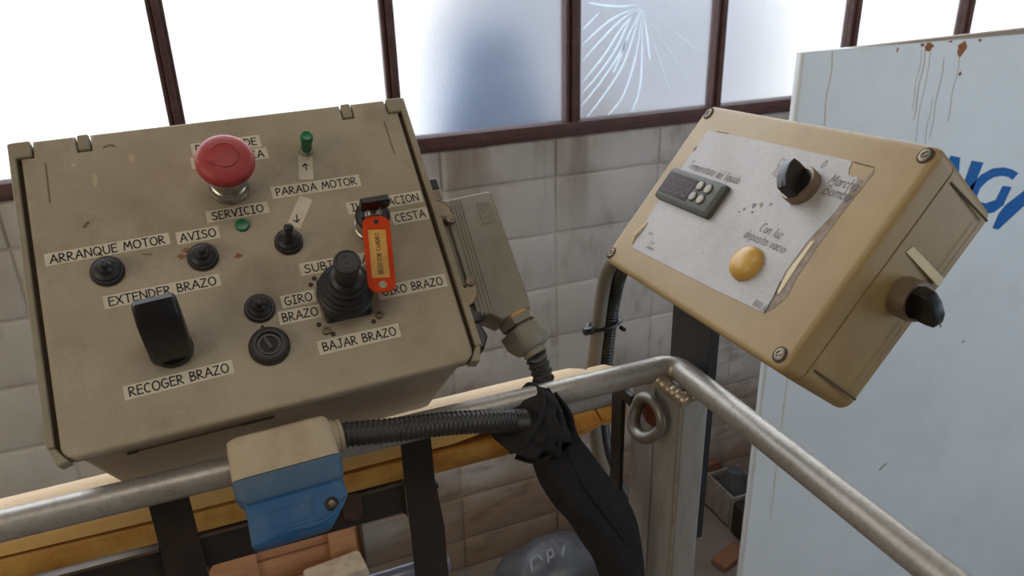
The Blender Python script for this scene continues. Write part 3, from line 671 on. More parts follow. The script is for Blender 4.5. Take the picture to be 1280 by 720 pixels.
# key switch
KX, KY = .1256, .0065
m_ = MB(); m_.lathe([(0.0175, 0), (0.0175, 0.003), (0.0162, 0.0042), (0.0162, 0.0210), (0.0180, 0.0220), (0.0180, 0.0250)], 40, T((KX, KY, 0))); ks = m_.build('key_switch', M['chrome'], box, 30)
m_ = MB(); m_.lathe([(0.0182, 0.0248), (0.0182, 0.0285), (0.0165, 0.0295), (0.0100, 0.0295), (0.0095, 0.0260), (0.0003, 0.0260)], 40, T((KX, KY, 0))); m_.build('switch_face', M['blackplastic'], ks)
m_ = MB(); m_.lathe([(0.0088, 0.0258), (0.0088, 0.0302), (0.0070, 0.0310), (0.0003, 0.0310)], 30, T((KX, KY, 0))); m_.build('lock_barrel', M['chrome'], ks)
# key with ring and tag: lifts away
key = empty('switch_key', FL @ T((KX, KY, 0.0325)), 'black-headed key in the key switch with an orange tag hanging from it', 'key')
m_ = MB(); m_.box(-0.0032, 0.0032, -0.0009, 0.0009, 0, 0.014); m_.build('blade', M['chrome'], key)
m_ = MB(); m_.prism([(-0.0135, 0.004), (-0.0125, 0.0015), (-0.004, 0), (0.004, 0), (0.0125, 0.0015), (0.0140, 0.004), (0.0140, 0.0150), (0.0120, 0.0170), (-0.0115, 0.0170), (-0.0135, 0.0150)], -0.0030, 0.0030, T((0, 0.001, 0.010)) @ Matrix.Scale(1.12, 4) @ RX(90), b=0.001)
m_.build('key_head', M['blackplastic'], key, 40)
m_ = MB(); m_.sweep([(-0.001+0.0075*math.cos(a), -0.0060+0.0085*math.sin(a)*.7, 0.0095+0.0085*math.sin(a)) for a in [k*math.pi/8 for k in range(17)]], lambda u, k: 0.0006, 8, 3)
m_.build('split_ring', M['chrome'], key)
tg = MB(); TM = T((0, 0, 0.0060))
# flat tag outline in lid axes, relative to the key switch
def tagpt(u, v): # u across, v down the tag
    top = V(-0.0010, -0.0120); bot = V(-0.0150, -0.0935); d = (bot-top).normalized(); n = V(-d.y, d.x)
    p = top+d*v+n*u; return (p.x, p.y)
def rr_tag(u0, u1, v0, v1, r, n=5): return [tagpt(u, v) for u, v in rrect(u0, u1, v0, v1, r, n)]
outer = rr_tag(-0.0140, 0.0140, -0.004, 0.0800, 0.0095); 
win_ = rr_tag(-0.0092, 0.0092, 0.0105, 0.0650, 0.0012)
def frame_ring(mm, o, i, z0, z1, Mx):
    n = len(o); vs = [(x, y, z0) for x, y in o]+[(x, y, z0) for x, y in i]+[(x, y, z1) for x, y in o]+[(x, y, z1) for x, y in i]; fs = []
    for k in range(n):
        j = (k+1) % n
        fs += [[k, j, 2*n+j, 2*n+k], [n+j, n+k, 3*n+k, 3*n+j], [2*n+k, 2*n+j, 3*n+j, 3*n+k], [j, k, n+k, n+j]]
    mm.add(vs, fs, Mx)
def circ(u, v, r, n): return [tagpt(u+r*math.cos(2*math.pi*k/n), v+r*math.sin(2*math.pi*k/n)) for k in range(n)]
frame_ring(tg, outer, win_, 0, 0.0028, TM)
tag_o = tg.build('key_tag', M['orange'], key, 40)
m_ = MB(); m_.prism(rr_tag(-0.0094, 0.0094, 0.0103, 0.0652, 0.001), 0.0004, 0.0016, TM); ins_ = m_.build('paper_insert', M['tagpaper'], tag_o, None)
m_ = MB(); c_ = tagpt(0.0, 0.038); text(m_, 'SELECTOR CUADRO', c_[0], c_[1], 0.0042, 0.046, 0.14, 0.0019, rot=81.5, M_=TM); m_.build('lettering', M['ink'], tag_o, None)
m_ = MB(); m_.prism(circ(0.001, 0.0725, 0.0040, 16), 0.0026, 0.0032, TM); m_.build('eyelet', M['panel'], tag_o, None)
m_ = MB(); m_.prism(circ(0.0, 0.0025, 0.0026, 14), 0.0026, 0.0032, TM); m_.build('eyelet', M['ink'], tag_o, None)

# ------------------------------------------------------------ plug connector on the right side of the box
con = empty('cable_connector', FL @ T((0.200, -0.03, -0.075)), 'grey-green multi-pole connector hood with two latches on the box side', 'connector')
CM = T((-0.200, 0.03, 0.075))     # lid coordinates back into the connector's frame
zf = -0.050; zb = -0.094
m_ = MB(); m_.rbox(0.2045, 0.2300, -0.105, 0.058, zb, zf-0.006, 0.004, 0.003, 4, CM); m_.build('base_housing', M['hood'], con)
def hpoly(): return [(0.2285, 0.0490), (0.2890, 0.0515), (0.2930, 0.0490), (0.2935, 0.0200), (0.2945, -0.0950), (0.2925, -0.1080), (0.2545, -0.1150), (0.2440, -0.1060), (0.2270, -0.1000)]
m_ = MB(); poly = hpoly()
cxh = sum(p[0] for p in poly)/9; cyh = sum(p[1] for p in poly)/9
rings = []
for k, z in ((0.96, zb), (0.99, zb+0.002), (1.0, zb+0.006), (1.0, zf-0.005), (0.99, zf-0.0015), (0.97, zf)):
    rings.append([(cxh+(x-cxh)*k, cyh+(y-cyh)*k, z) for x, y in poly[::-1]])
m_.loft(rings, CM); hood = m_.build('hood', M['hood'], con, 40)
for i, x in enumerate((0.2370, 0.2412, 0.2454, 0.2496)):
    m_ = MB(); m_.sweep([(x+0.0012, 0.0445, zf-0.0006), (x-0.0010, -0.030, zf-0.0002), (x-0.004+0.0005*i, -0.104, zf-0.0006)], lambda u, k: 0.0013, 8, 4, M=CM); m_.build('rib', M['hood'], hood)
m_ = MB(); frame_ring(m_, rrect(0.2690, 0.2860, 0.008, 0.036, 0.001), rrect(0.2698, 0.2852, 0.0088, 0.0352, 0.001), zf, zf+0.0004, CM)
m_.sweep([(0.2775+0.005*math.cos(a), 0.0280+0.005*math.sin(a), zf+0.0002) for a in [k*math.pi/2 for k in range(5)]], lambda u, k: 0.0003, 5, 1, M=CM)
m_.sweep([(0.277, 0.0185, zf+0.0003), (0.273, 0.016, zf+0.0003), (0.277, 0.0135, zf+0.0003)], lambda u, k: 0.0003, 5, 3, M=CM)
m_.sweep([(0.283, 0.0185, zf+0.0003), (0.279, 0.016, zf+0.0003), (0.283, 0.0135, zf+0.0003)], lambda u, k: 0.0003, 5, 3, M=CM)
m_.build('embossed_mark', M['hood'], hood)
for yb, sgn in ((0.0300, 1), (-0.0700, -1)):      # latches: curved plate, hook and pivot
    m_ = MB()
    pts = [(0.2120, yb+0.019*sgn), (0.2220, yb+0.020*sgn), (0.2320, yb+0.013*sgn), (0.2365, yb+0.002*sgn), (0.2365, yb-0.009*sgn), (0.2310, yb-0.0135*sgn), (0.2250, yb-0.010*sgn), (0.2240, yb-0.003*sgn), (0.2100, yb-0.003*sgn)]
    m_.prism(pts, zf-0.006, zf+0.0020, CM, b=0.0008); lt = m_.build('latch', M['hoodmetal'], con, 40)
    m_ = MB(); m_.lathe([(0.0062, 0), (0.0062, 0.0018), (0.0050, 0.0026), (0.0024, 0.0026), (0.0022, 0.0036), (0.0003, 0.0038)], 24, CM @ T((0.2310, yb-0.0085*sgn, zf+0.0018))); m_.build('pivot', M['hoodmetal'], lt)
    m_ = MB(); m_.lathe([(0.0030, 0), (0.0030, 0.0030), (0.0010, 0.0038)], 16, CM @ T((0.2225, yb-0.0065*sgn, zf+0.0010))); m_.build('catch_pin', M['screw'], lt)
    m_ = MB(); m_.sweep([(0.2120, yb+0.0195*sgn, zf+0.0022), (0.2230, yb+0.0185*sgn, zf+0.0022), (0.2330, yb+0.010*sgn, zf+0.0022), (0.2362, yb-0.002*sgn, zf+0.0022)], lambda u, k: 0.0008, 8, 5, M=CM); m_.build('bail_wire', M['hoodmetal'], lt)
m_ = MB(); m_.rbox(0.2075, 0.2320, 0.048, 0.066, zb+0.004, zf-0.003, 0.002, 0.002, 3, CM); m_.build('latch_block', M['hoodmetal'], con)
m_ = MB(); m_.rbox(0.2110, 0.2330, 0.066, 0.083, zb+0.006, zf-0.005, 0.002, 0.003, 3, CM); m_.lathe([(0.0026, 0), (0.0022, 0.004), (0.0026, 0.006), (0.0008, 0.008)], 10, CM @ T((0.2175, 0.083, zf-0.014)) @ RX(-90)); m_.build('end_cap', M['rubber'], con)
m_ = MB(); m_.rbox(0.2075, 0.2340, -0.110, -0.094, zb+0.004, zf-0.001, 0.002, 0.002, 3, CM); m_.prism([(0.2090, -0.109), (0.2285, -0.109), (0.2330, -0.128), (0.2240, -0.142), (0.2150, -0.137)], zb+0.010, zf-0.004, CM, b=0.002); m_.build('lower_lever', M['blackplastic'], con, 30)
# gland: axis leaves the hood's slanted foot
GM = CM @ T((0.2765, -0.1100, -0.070)) @ RZ(13) @ RX(90) @ Matrix.Diagonal((1.17, 1.17, 1.0, 1.0))
m_ = MB(); m_.lathe([(0.0185, -0.002), (0.0185, 0.0015)], 32, GM); m_.build('seal_ring', M['amber'], con)
m_ = MB(); m_.lathe([(0.0200, 0.0015), (0.0200, 0.0110), (0.0150, 0.0115), (0.0150, 0.017)], 6, GM); gl = m_.build('gland', M['hood'], con, 25)
m_ = MB(); rings = []
for r, z in ((0.0190, 0.0150), (0.0220, 0.0165), (0.0220, 0.0310), (0.0208, 0.0370), (0.0170, 0.0430), (0.0120, 0.0450), (0.0118, 0.051)):
    rings.append([((r+(0.0020 if (k//2) % 3 == 0 and 0.016 < z < 0.033 else 0))*math.cos(2*math.pi*k/36), (r+(0.0020 if (k//2) % 3 == 0 and 0.016 < z < 0.033 else 0))*math.sin(2*math.pi*k/36), z) for k in range(36)])
m_.loft(rings, GM); m_.build('gland_nut', M['hood'], gl, 30)
gland_end = FL @ T((0.200, -0.03, -0.075)) @ GM @ V(0, 0, 0.047)
def corrugated(name, pts, r, pitch, label, depth=0.0011, per=None, group=None):
    P = [Vector(p) for p in pts]; L_ = sum((a-b_).length for a, b_ in zip(P[1:], P[:-1]))
    per = max(6, int(L_/pitch*4/(len(P)-1)))
    o0 = P[0]; m_ = MB(); m_.sweep([p-o0 for p in P], lambda u, k: r-(depth if (k % 4) >= 2 else 0), 18, per)
    o = m_.build(name, M['conduit'], None, 50); o.location = o0
    return tag(o, label, 'conduit', group)
ge = gland_end
corrugated('corrugated_conduit', [ge, (ge.x*.55+.318*.45, ge.y*.55+.742*.45, ge.z*.55+1.765*.45), (.319, .726, 1.755), (.317, .706, 1.735)], 0.0134, 0.0064, 'black corrugated conduit dropping from the connector gland into the knotted cloth', 0.0018)

# ------------------------------------------------------------ blue socket under the box
SO = empty('socket_outlet', FL @ T((-0.012, -0.2240, -0.010)), 'blue-flapped power socket with beige housing hanging in front of the rail', 'socket')
SM = T((0.012, 0.2240, 0.010))
m_ = MB(); rings = []
def sring(x0, x1, z0, z1, y, r=0.010): return [(x, y, z) for x, z in rrect(x0, x1, z0, z1, r, 4)]
m_.loft([sring(-.055, .030, -.0300, .0150, -.1850, .008), sring(-.0590, .0325, -.0340, .0190, -.1875), sring(-.0600, .0345, -.0350, .0205, -.1950), sring(-.0610, .0360, -.0355, .0215, -.2240)], SM)
hs = m_.build('housing', M['beigehouse'], SO, 40)
m_ = MB(); m_.loft([sring(-.0590, .0340, -.0340, .0200, -.2236), sring(-.0590, .0340, -.0340, .0200, -.2250)], SM); m_.build('gasket', M['groove'], SO)
m_ = MB(); m_.loft([sring(-.0615, .0365, -.0358, .0220, -.2248), sring(-.0610, .0360, -.0355, .0212, -.2400), sring(-.0540, .0330, -.0310, .0170, -.2500), sring(-.0500, .0300, -.0280, .0140, -.2540)], SM); m_.build('front_frame', M['bluedull'], SO, 35)
m_ = MB()
fp = [(-.0540, -.2470), (-.0550, -.2835), (-.0520, -.2860), (.0120, -.2860), (.0160, -.2845), (.0290, -.2700), (.0335, -.2640), (.0325, -.2470)]
m_.prism(fp, -0.0280, 0.0225, SM, b=0.0030); fp_o = m_.build('flap', M['blue'], SO, 35)
m_ = MB(); m_.sweep([(-.046, -.2825, .0222), (-.020, -.2800, .0236), (.010, -.2795, .0232), (.0285, -.2665, .0222)], lambda u, k: 0.0022*math.sin(math.pi*min(1, max(0, u*.96+.02)))+.0002, 8, 8, M=SM); m_.build('flap_lip', M['blue'], fp_o)
m_ = MB(); frame_ring(m_, rrect(-.0370, .0010, -.2740, -.2590, .002), rrect(-.0362, .0002, -.2732, -.2598, .002), .0224, .0230, SM); m_.build('embossed_plate', M['blue'], fp_o)
m_ = MB(); m_.box(.0030, .0036, -.2810, -.2490, .0222, .0229, M=SM); m_.build('flap_seam', M['bluedull'], fp_o)
m_ = MB(); m_.ribbon([(.0060, -.2800), (.0180, -.2760), (.0300, -.2650)], .0011, .0228, SM); m_.build('flap_gap', M['groove'], fp_o, None)
m_ = MB(); m_.lathe([(0.0062, 0), (0.0062, 0.0012), (0.0045, 0.0018), (0.0045, 0.0006), (0.0003, 0.0006)], 24, SM @ T((.0178, -.2675, .0222))); m_.build('pivot_ring', M['blackplastic'], fp_o)
m_ = MB(); m_.lathe([(0.0032, 0), (0.0030, 0.0022), (0.0003, 0.0026)], 16, SM @ T((.0178, -.2675, .0222))); m_.build('screw', M['screw'], fp_o)
m_ = MB(); m_.lathe([(0.0165, 0.000), (0.0165, 0.0035), (0.0150, 0.0040), (0.0150, 0.0060), (0.0158, 0.0065), (0.0158, 0.0095), (0.0135, 0.0105)], 30, SM @ T((.0345, -.2035, -.0080)) @ RY(90)); m_.build('gland', M['beigehouse'], SO, 30)
c0 = FL @ V(.0430, -.2035, -.0080)
corrugated('corrugated_conduit', [c0, (.125, .6420, 1.7770), (.175, .6400, 1.7715), (.225, .6390, 1.7620), (.262, .6430, 1.7500)], 0.0125, 0.0046, 'black corrugated conduit running level from the socket to the knotted cloth')

# ------------------------------------------------------------ basket rail, post, black frame
RY0, RZ0, RXR, RR_ = .680, 1.750, .474, .0145
fr = empty('basket_frame', T((RXR, RY0, 0.0)), 'scuffed metal platform rail with corner post, lifting eye and black steel frame', 'railing')
FM = T((-RXR, -RY0, 0))
def in_frame(mm, name, m, parent=None, smooth=35, label=None):
    o = mm.build(name, m, parent or fr, smooth, label); return o
m_ = MB(); rings = []
path = [V(-1.1, RY0, RZ0), V(RXR-.020, RY0, RZ0)]
arcp = [V(RXR-.020+.020*math.sin(math.radians(a)), RY0-.020+.020*math.cos(math.radians(a)), RZ0) for a in range(0, 91, 15)]
path = [V(-1.1, RY0, RZ0)]+[V(-1.1+(RXR-.02+1.1)*k/8, RY0, RZ0) for k in range(1, 8)]+arcp+[V(RXR, RY0-.02-(1.6)*k/8, RZ0) for k in range(1, 9)]
frs = frames(path, V(0, 0, 1))
for p, (t, n, b_) in zip(path, frs): rings.append([tuple(p+(n*math.cos(2*math.pi*i/32)+b_*math.sin(2*math.pi*i/32))*RR_) for i in range(32)])
m_.loft(rings, FM); in_frame(m_, 'top_rail', M['rail'], smooth=60)
# post: rounded rectangular tube with corner bead
def slope_top(mm, x_off=RY0):     # the post is cut at a slant under the rail
    mm.v = [(x, y, z-max(0.0, (y+x_off-.668))*.52 if z > 1.7 else z) for x, y, z in mm.v]
m_ = MB(); m_.rbox(.4535, .4945, .6315, .7360, 0.0, 1.7385, 0.007, 0.0, 5, FM); slope_top(m_); in_frame(m_, 'corner_post', M['post'])
m_ = MB()
m_.sweep([(.4540, .6330, 0.4), (.4542, .6332, 1.0), (.4540, .6330, 1.738)], lambda u, k: 0.0022, 8, 30, M=FM); in_frame(m_, 'weld_seam', M['weld'])
m_ = MB(); m_.box(.4522, .4540, .684, .7350, 0.0, 1.735, M=FM); slope_top(m_); in_frame(m_, 'post_stiffener', M['post'])
# rippled weld bead between rail and post
m_ = MB(); wp = [(.4500, .712, 1.7360), (.4490, .704, 1.7370), (.4480, .692, 1.7385), (.4500, .672, 1.7400), (.4520, .655, 1.7360), (.4560, .640, 1.7340), (.4600, .628, 1.7300)]
m_.sweep(wp, lambda u, k: 0.0084+0.0005*math.sin(k*1.6)+0.0030*math.exp(-((u-.45)/.14)**2), 16, 8, M=FM); in_frame(m_, 'weld_bead', M['weld'], smooth=70)
m_ = MB(); m_.sweep([(.4560, .636, 1.7350), (.4640, .6330, 1.7350), (.4740, .6330, 1.7330), (.4860, .6340, 1.7350)], lambda u, k: 0.0062+0.0004*math.sin(k*1.6), 12, 8, M=FM); in_frame(m_, 'weld_bead', M['weld'], smooth=70)
# lifting eye welded to the post's left face
m_ = MB(); ce = V(.4430, .675, 1.689); pts = []
for k in range(25):
    a = 2*math.pi*k/24; pts.append(ce+V(-0.004-0.010*(math.sin(a) < 0)*abs(math.sin(a)), 0.0270*math.cos(a)-0.006*math.sin(a), 0.0265*math.sin(a)))
m_.sweep(pts, lambda u, k: 0.0074+0.0012*math.sin(2*math.pi*u+2.5), 14, 3, M=FM, cap=False); in_frame(m_, 'lifting_eye', M['ring'], smooth=70)
m_ = MB(); m_.lathe([(0.0185, 0), (0.0175, 0.0025), (0.0120, 0.0045), (0.0003, 0.0050)], 18, FM @ T((.4525, .693, 1.683)) @ RY(-90)); in_frame(m_, 'rust_patch', M['rust'])
m_ = MB(); m_.box(.446, .452, .752, .778, 0.2, 1.700, M=FM); m_.box(.446, .4535, .730, .752, 1.67, 1.685, M=FM); in_frame(m_, 'flat_bar', M['darksteel'], label='dark flat bar')
# pipe inside the foam
m_ = MB(); m_.lathe([(0.0190, -1.2), (0.0190, 0.512)], 24, FM @ T((0, .8500, 1.6125)) @ RY(90)); m_.box(.500, .512, .730, .850, 1.604, 1.620, M=FM); in_frame(m_, 'lower_rail', M['post'])
m_ = MB(); m_.lathe([(0.0125, -1.1), (0.0125, 0.192)], 20, FM @ T((0, .7400, 1.500)) @ RY(90)); in_frame(m_, 'knee_rail', M['bluetube'])
# black flat-steel frame under the rail
m_ = MB(); m_.box(-1.1, .137, .697, .702, 1.630, 1.672, M=FM); in_frame(m_, 'crossbar', M['darksteel'])
m_ = MB(); m_.box(-1.1, -.1160, .690, .697, 1.6700, 1.6735, M=FM); m_.box(-.0780, .137, .6945, .697, 1.6695, 1.6725, M=FM); in_frame(m_, 'worn_edge', M['wornedge'])
for x0, x1, xa, xb in ((-.1150, -.0790, -.1180, -.0770), (.1370, .1700, .1385, .1780)):
    m_ = MB(); m_.prism([(x0, 1.742), (x1, 1.742), (x1+.001, 1.67), (xb, 1.60), (xb, 0.9), (xa, 0.9), (xa-.0, 1.60), (x0-.0, 1.67)], -.6960, -.6910, FM @ RX(90)); in_frame(m_, 'upright', M['darksteel'])
for x, s in ((-.0770, 1), (.1375, -1)):
    pts = [(x, 1.632)]+[(x+s*0.012*(1-math.sin(math.radians(a))), 1.632-0.012*(1-math.cos(math.radians(a)))) for a in (0, 30, 60, 90)]
    m_ = MB(); m_.prism(pts, -.7020, -.6970, FM @ RX(90)); in_frame(m_, 'gusset', M['darksteel'])
m_ = MB(); m_.prism([(.066, 1.6450), (.068, 1.6760), (.088, 1.6740), (.088, 1.6450), (.080, 1.6380)], -.6965, -.6940, FM @ RX(90), b=0.0006); in_frame(m_, 'rusty_tab', M['rustdark'])
m_ = MB()
for k in range(9): m_.rbox(.1685, .1745, .691, .697, 1.655-.011*k, 1.6615-.011*k, .001, .0006, 2, FM @ T((random.uniform(-.001, .001), 0, 0)))
in_frame(m_, 'weld_lumps', M['darksteel'])['kind'] = 'stuff'

# foam padding: split sleeve over the lower rail
def foam_piece(name, x0, x1, gap_fn, label, R=0.0490, rin=0.0215, bulge=0.0):
    mm = MB(); N_ = 28; K = max(4, int((x1-x0)/0.02)); rings = []
    for k in range(K+1):
        u = k/K; x = x0+(x1-x0)*u
        endr = 1.0-0.10*max(0, 1-min(u, 1-u)*K/1.0)**2
        g0, g1 = gap_fn(x)     # open angles in degrees (0 = towards the viewer, negative below)
        ring = []
        for i in range(N_+1):
            a = math.radians(g1+(360-(g1-g0))*i/N_)
            rr = R*endr*(1+0.03*noise.noise(V(x*7, math.cos(a)*1.2, math.sin(a)*1.2)))
            rr *= 1.0+bulge*math.sin(math.pi*u)
            ring.append((x, -rr*math.cos(a), rr*math.sin(a)))
        for i in range(N_, -1, -1):
            a = math.radians(g1+(360-(g1-g0))*i/N_); ring.append((x, -rin*math.cos(a), rin*math.sin(a)))
        rings.append(ring)
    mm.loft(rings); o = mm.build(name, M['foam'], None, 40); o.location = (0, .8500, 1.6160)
    return tag(o, label, 'foam padding')
def gap_long(x):
    x /= 1.141
    n_ = noise.noise(V(x*5, 3.1, 0))*4
    if x < 0.05: c_, w_ = 13+n_, 5.0
    elif x < 0.20: t_ = (x-.05)/.15; c_, w_ = 13-2*t_+n_, 5.0+5*t_
    else: t_ = min(1, (x-.20)/.13); c_, w_ = 11-1*t_+n_*.5, 10+49*t_
    return c_-w_/2*1.0, c_+w_/2
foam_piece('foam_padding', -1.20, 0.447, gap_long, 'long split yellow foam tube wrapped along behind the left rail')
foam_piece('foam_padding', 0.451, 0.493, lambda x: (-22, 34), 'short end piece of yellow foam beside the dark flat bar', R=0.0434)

# ------------------------------------------------------------ black cloth knotted on the rail and hanging down
cl = empty('black_cloth', T((.285, .665, 1.735)), 'black cloth sleeve knotted round the rail and hanging down', 'cloth')
CI = T((-.285, -.665, -1.735))
M['cloth'] = mat('black_cloth', srgb(36, 34, 34), 0.9, 0, srgb(50, 47, 46), 30, 0.5, None, 1, 0, 0.4, 900, spec=0.2)
def folded(seed, amp=0.12, sq=0.55, freq=3):
    def f(u, a, r):
        k = 1+amp*math.sin(freq*a+seed+4*u)+amp*.6*math.sin((freq+4)*a-seed*2+9*u)+amp*.5*noise.noise(V(math.cos(a)*2, math.sin(a)*2, u*6+seed))
        return r*k*math.cos(a), r*k*math.sin(a)*sq
    return f
# sleeve
slv = [(.298, .660, 1.735), (.300, .648, 1.700), (.322, .645, 1.650), (.358, .648, 1.590), (.386, .650, 1.530), (.402, .652, 1.450), (.405, .655, 1.340), (.400, .660, 1.20)]
def slr(u, k):
    return 0.0245+0.0115*math.sin(math.pi*min(1, u*1.25))**1.0 + 0.002*noise.noise(V(u*9, 1, 4))
m_ = MB(); m_.sweep(slv, slr, 44, 12, M=CI, shape=folded(1.3, 0.055, 0.50, 3), up=V(1, 0, 0.35)); m_.build('sleeve', M['cloth'], cl, 80)
m_ = MB()
m_.sweep([(.309, .6330, 1.700), (.328, .6290, 1.655), (.360, .6300, 1.600), (.392, .6330, 1.540)], lambda u, k: 0.0018+.002*math.sin(math.pi*u), 10, 10, M=CI); m_.build('fold', M['cloth'], cl, 80)
# knot: one thick wad of folded fabric round the rail, with rolled folds over it
sil = [(0.307, 1.774), (0.317, 1.77), (0.318, 1.754), (0.327, 1.741), (0.327, 1.726), (0.319, 1.715), (0.302, 1.711), (0.276, 1.714), (0.26, 1.721), (0.256, 1.729), (0.242, 1.734), (0.247, 1.746), (0.261, 1.756), (0.278, 1.764), (0.293, 1.768)]
sp = smooth_path([V(a, 0, b_) for a, b_ in sil+sil[:1]], 5)[:-1]
cx_ = sum(p.x for p in sp)/len(sp); cz_ = sum(p.z for p in sp)/len(sp)
rings = []
for k in range(15):
    t = -1+2*k/14; sc_k = max(.04, (1-abs(t)**2.6))**.5; ring = []
    for p in sp:
        x = cx_+(p.x-cx_)*sc_k; z = cz_+(p.z-cz_)*sc_k
        w = (x-.29)*.75+(z-1.74)*.66
        y = .659+t*.044+(z-1.74)*.42+.0055*math.sin(w*300+2*noise.noise(V(x*30, z*30, 0)))*(t < .3)+.006*noise.noise(V(x*45, z*45, t*2))
        d = .0022*math.sin(w*300+t*3)
        ring.append((x+d*.5, y, z-d*.5))
    rings.append(ring)
KN = CI @ T((-.012, 0, 0)) @ T((0, 0, 1.736)) @ Matrix.Diagonal((1.0, 1.0, .90, 1.0)) @ T((0, 0, -1.742))
m_ = MB(); m_.loft(rings, KN); m_.build('knot', M['cloth'], cl, 80)
for pts, r, sq, sd in (
    ([(.308, .668, 1.774), (.298, .646, 1.764), (.282, .630, 1.752), (.264, .622, 1.740), (.252, .628, 1.730)], 0.0080, 0.45, 2.2),
    ([(.314, .672, 1.772), (.316, .652, 1.758), (.312, .636, 1.742), (.300, .622, 1.724), (.280, .626, 1.712), (.262, .640, 1.712)], 0.0095, 0.45, 3.9),
    ([(.322, .670, 1.766), (.330, .648, 1.744), (.322, .632, 1.722), (.304, .628, 1.708), (.284, .640, 1.706)], 0.0075, 0.45, 5.0)):
    m_ = MB(); m_.sweep(pts, (lambda r0: (lambda u, k: r0*(0.55+0.45*math.sin(math.pi*min(1, max(0, u))))))(r), 24, 10, M=KN, shape=folded(sd, 0.06, sq, 3)); m_.build('fold', M['cloth'], cl, 80)

# ------------------------------------------------------------ black mounting bar and hoses behind
m_ = MB(); m_.box(-.006, .006, -.040, .038, -.165, .165); mb_ = m_.build('mounting_bar', M['blackbar']); mb_.location = (.5015, .6820, 1.672)
tag(mb_, 'black flat mounting bar standing behind the corner post under the yellowed box', 'bar')
def away(pts, k0=2, k1=3, f=1.145):   # hoses hang behind the padded rail
    out = []
    for i, p in enumerate(pts):
        g = 1.0 if i < k0 else (1+(f-1)*.5 if i < k1 else f)
        out.append((p[0]*g, p[1]*g, 2.2+(p[2]-2.2)*g))
    return out
hose = MB(); H0 = V(.470, .700, 1.90)
hp = [(.480, .700, 1.905), (.468, .745, 1.885), (.453, .780, 1.862), (.4420, .795, 1.830), (.4345, .800, 1.755), (.428, .800, 1.660), (.438, .800, 1.560), (.463, .800, 1.490), (.490, .800, 1.42), (.52, .80, 1.30)]
hose.sweep([V(*p)-H0 for p in away(hp)], lambda u, k: 0.0105, 16, 10); ho = hose.build('grey_hose', M['hose'], None, 60); ho.location = H0
tag(ho, 'smooth grey hose running down from the yellowed box behind the rail', 'hose')
hp2 = [(.502, .695, 1.900), (.488, .745, 1.880), (.473, .785, 1.855), (.4620, .800, 1.820), (.4540, .806, 1.750), (.448, .806, 1.660), (.449, .806, 1.580), (.470, .806, 1.500), (.505, .806, 1.42), (.54, .80, 1.30)]
corrugated('corrugated_conduit', away(hp2), 0.0123, 0.0050, 'black corrugated conduit strapped to the grey hose under the yellowed box', 0.0012)
m_ = MB(); m_.sweep([V(.0235*math.cos(a), .0135*math.sin(a), 0.002*math.cos(a)) for a in [k*math.pi/8 for k in range(17)]], lambda u, k: .0026, 8, 3); m_.rbox(-.034, -.020, -.014, -.006, -.004, .005, .001, .001, 2); m_.sweep([(-.026, -.01, 0), (-.036, -.014, .003)], lambda u, k: .002, 6, 2); m_.lathe([(.0035, 0), (.003, .008)], 8, T((.020, -.013, -.003)) @ RX(90))
ct = m_.build('cable_tie', M['blackplastic'], None, 40); ct.location = (.4440*1.145, .803*1.145, 2.2-.443*1.145); ct.scale = (1.145, 1.145, 1.145); tag(ct, 'black cable tie holding the grey hose and conduit together', 'cable tie')

# ------------------------------------------------------------ the right, yellowed box
FR = Matrix(((-0.05122282, 0.62924648, -0.77528578, 0.42582191), (-0.99695151, 0.00746814, 0.07127214, 0.52802163),
             (0.05061524, 0.77696274, 0.62768721, 2.2-0.20989507), (0, 0, 0, 1)))
pb = empty('junction_box', FR, 'yellowed plastic pump control box tilted over the right rail, with a silver front sticker', 'control box')
def rl(z, ins, r=0.010): return [(x, y, z) for x, y in rrect(-.150+ins, .150-ins, -.0985+ins, .0985-ins, r, 5)]
m_ = MB(); m_.loft([rl(-.0205, .0006), rl(-.006, 0.0), rl(-.0025, .0008), rl(-.0008, .0025), rl(0, .0055, .008)]); m_.build('lid', M['tan'], pb, 60)
m_ = MB(); m_.loft([rl(-.0222, .0016), rl(-.0204, .0016)]); m_.build('seal', M['groove'], pb)
m_ = MB(); m_.loft([rl(-.0860, .0065, .010), rl(-.0830, .0035, .012), rl(-.0221, .0004, .011)]); m_.build('body', M['tan'], pb, 40)
for y0, z0, y1, z1 in ((.0850, -.0260, .0825, -.0800), (-.0813, -.0250, -.0831, -.0795)):
    m_ = MB(); m_.box(.1490, .1499, (y0+y1)/2-.0008, (y0+y1)/2+.0008, -.0800, -.0255); m_.build('moulded_slot', M['groove'], pb)
m_ = MB(); m_.box(.1492, .1497, -.078, .080, -.0740, -.0735); m_.build('moulded_line', M['grime'], pb)
for x, y in ((-.1388, .0880), (.1400, .0885), (-.1410, -.0885), (.1385, -.0870)):
    m_ = MB(); m_.lathe([(0.0066, -.001), (0.0066, 0.0005), (0.0058, 0.0007), (0.0056, 0.0002), (0.0003, 0.0002)], 24, T((x, y, 0))); rg = m_.build('screw_recess', M['groove'], pb)
    m_ = MB(); m_.lathe([(0.0052, 0), (0.0052, 0.0009), (0.0044, 0.0013), (0.0030, 0.0013), (0.0028, 0.0006), (0.0003, 0.0006)], 22, T((x, y, 0))); m_.box(-.0026, .0026, -.0005, .0005, .0006, .0012, M=T((x, y, 0)) @ RZ(35)); m_.build('screw_head', M['screw'], rg)
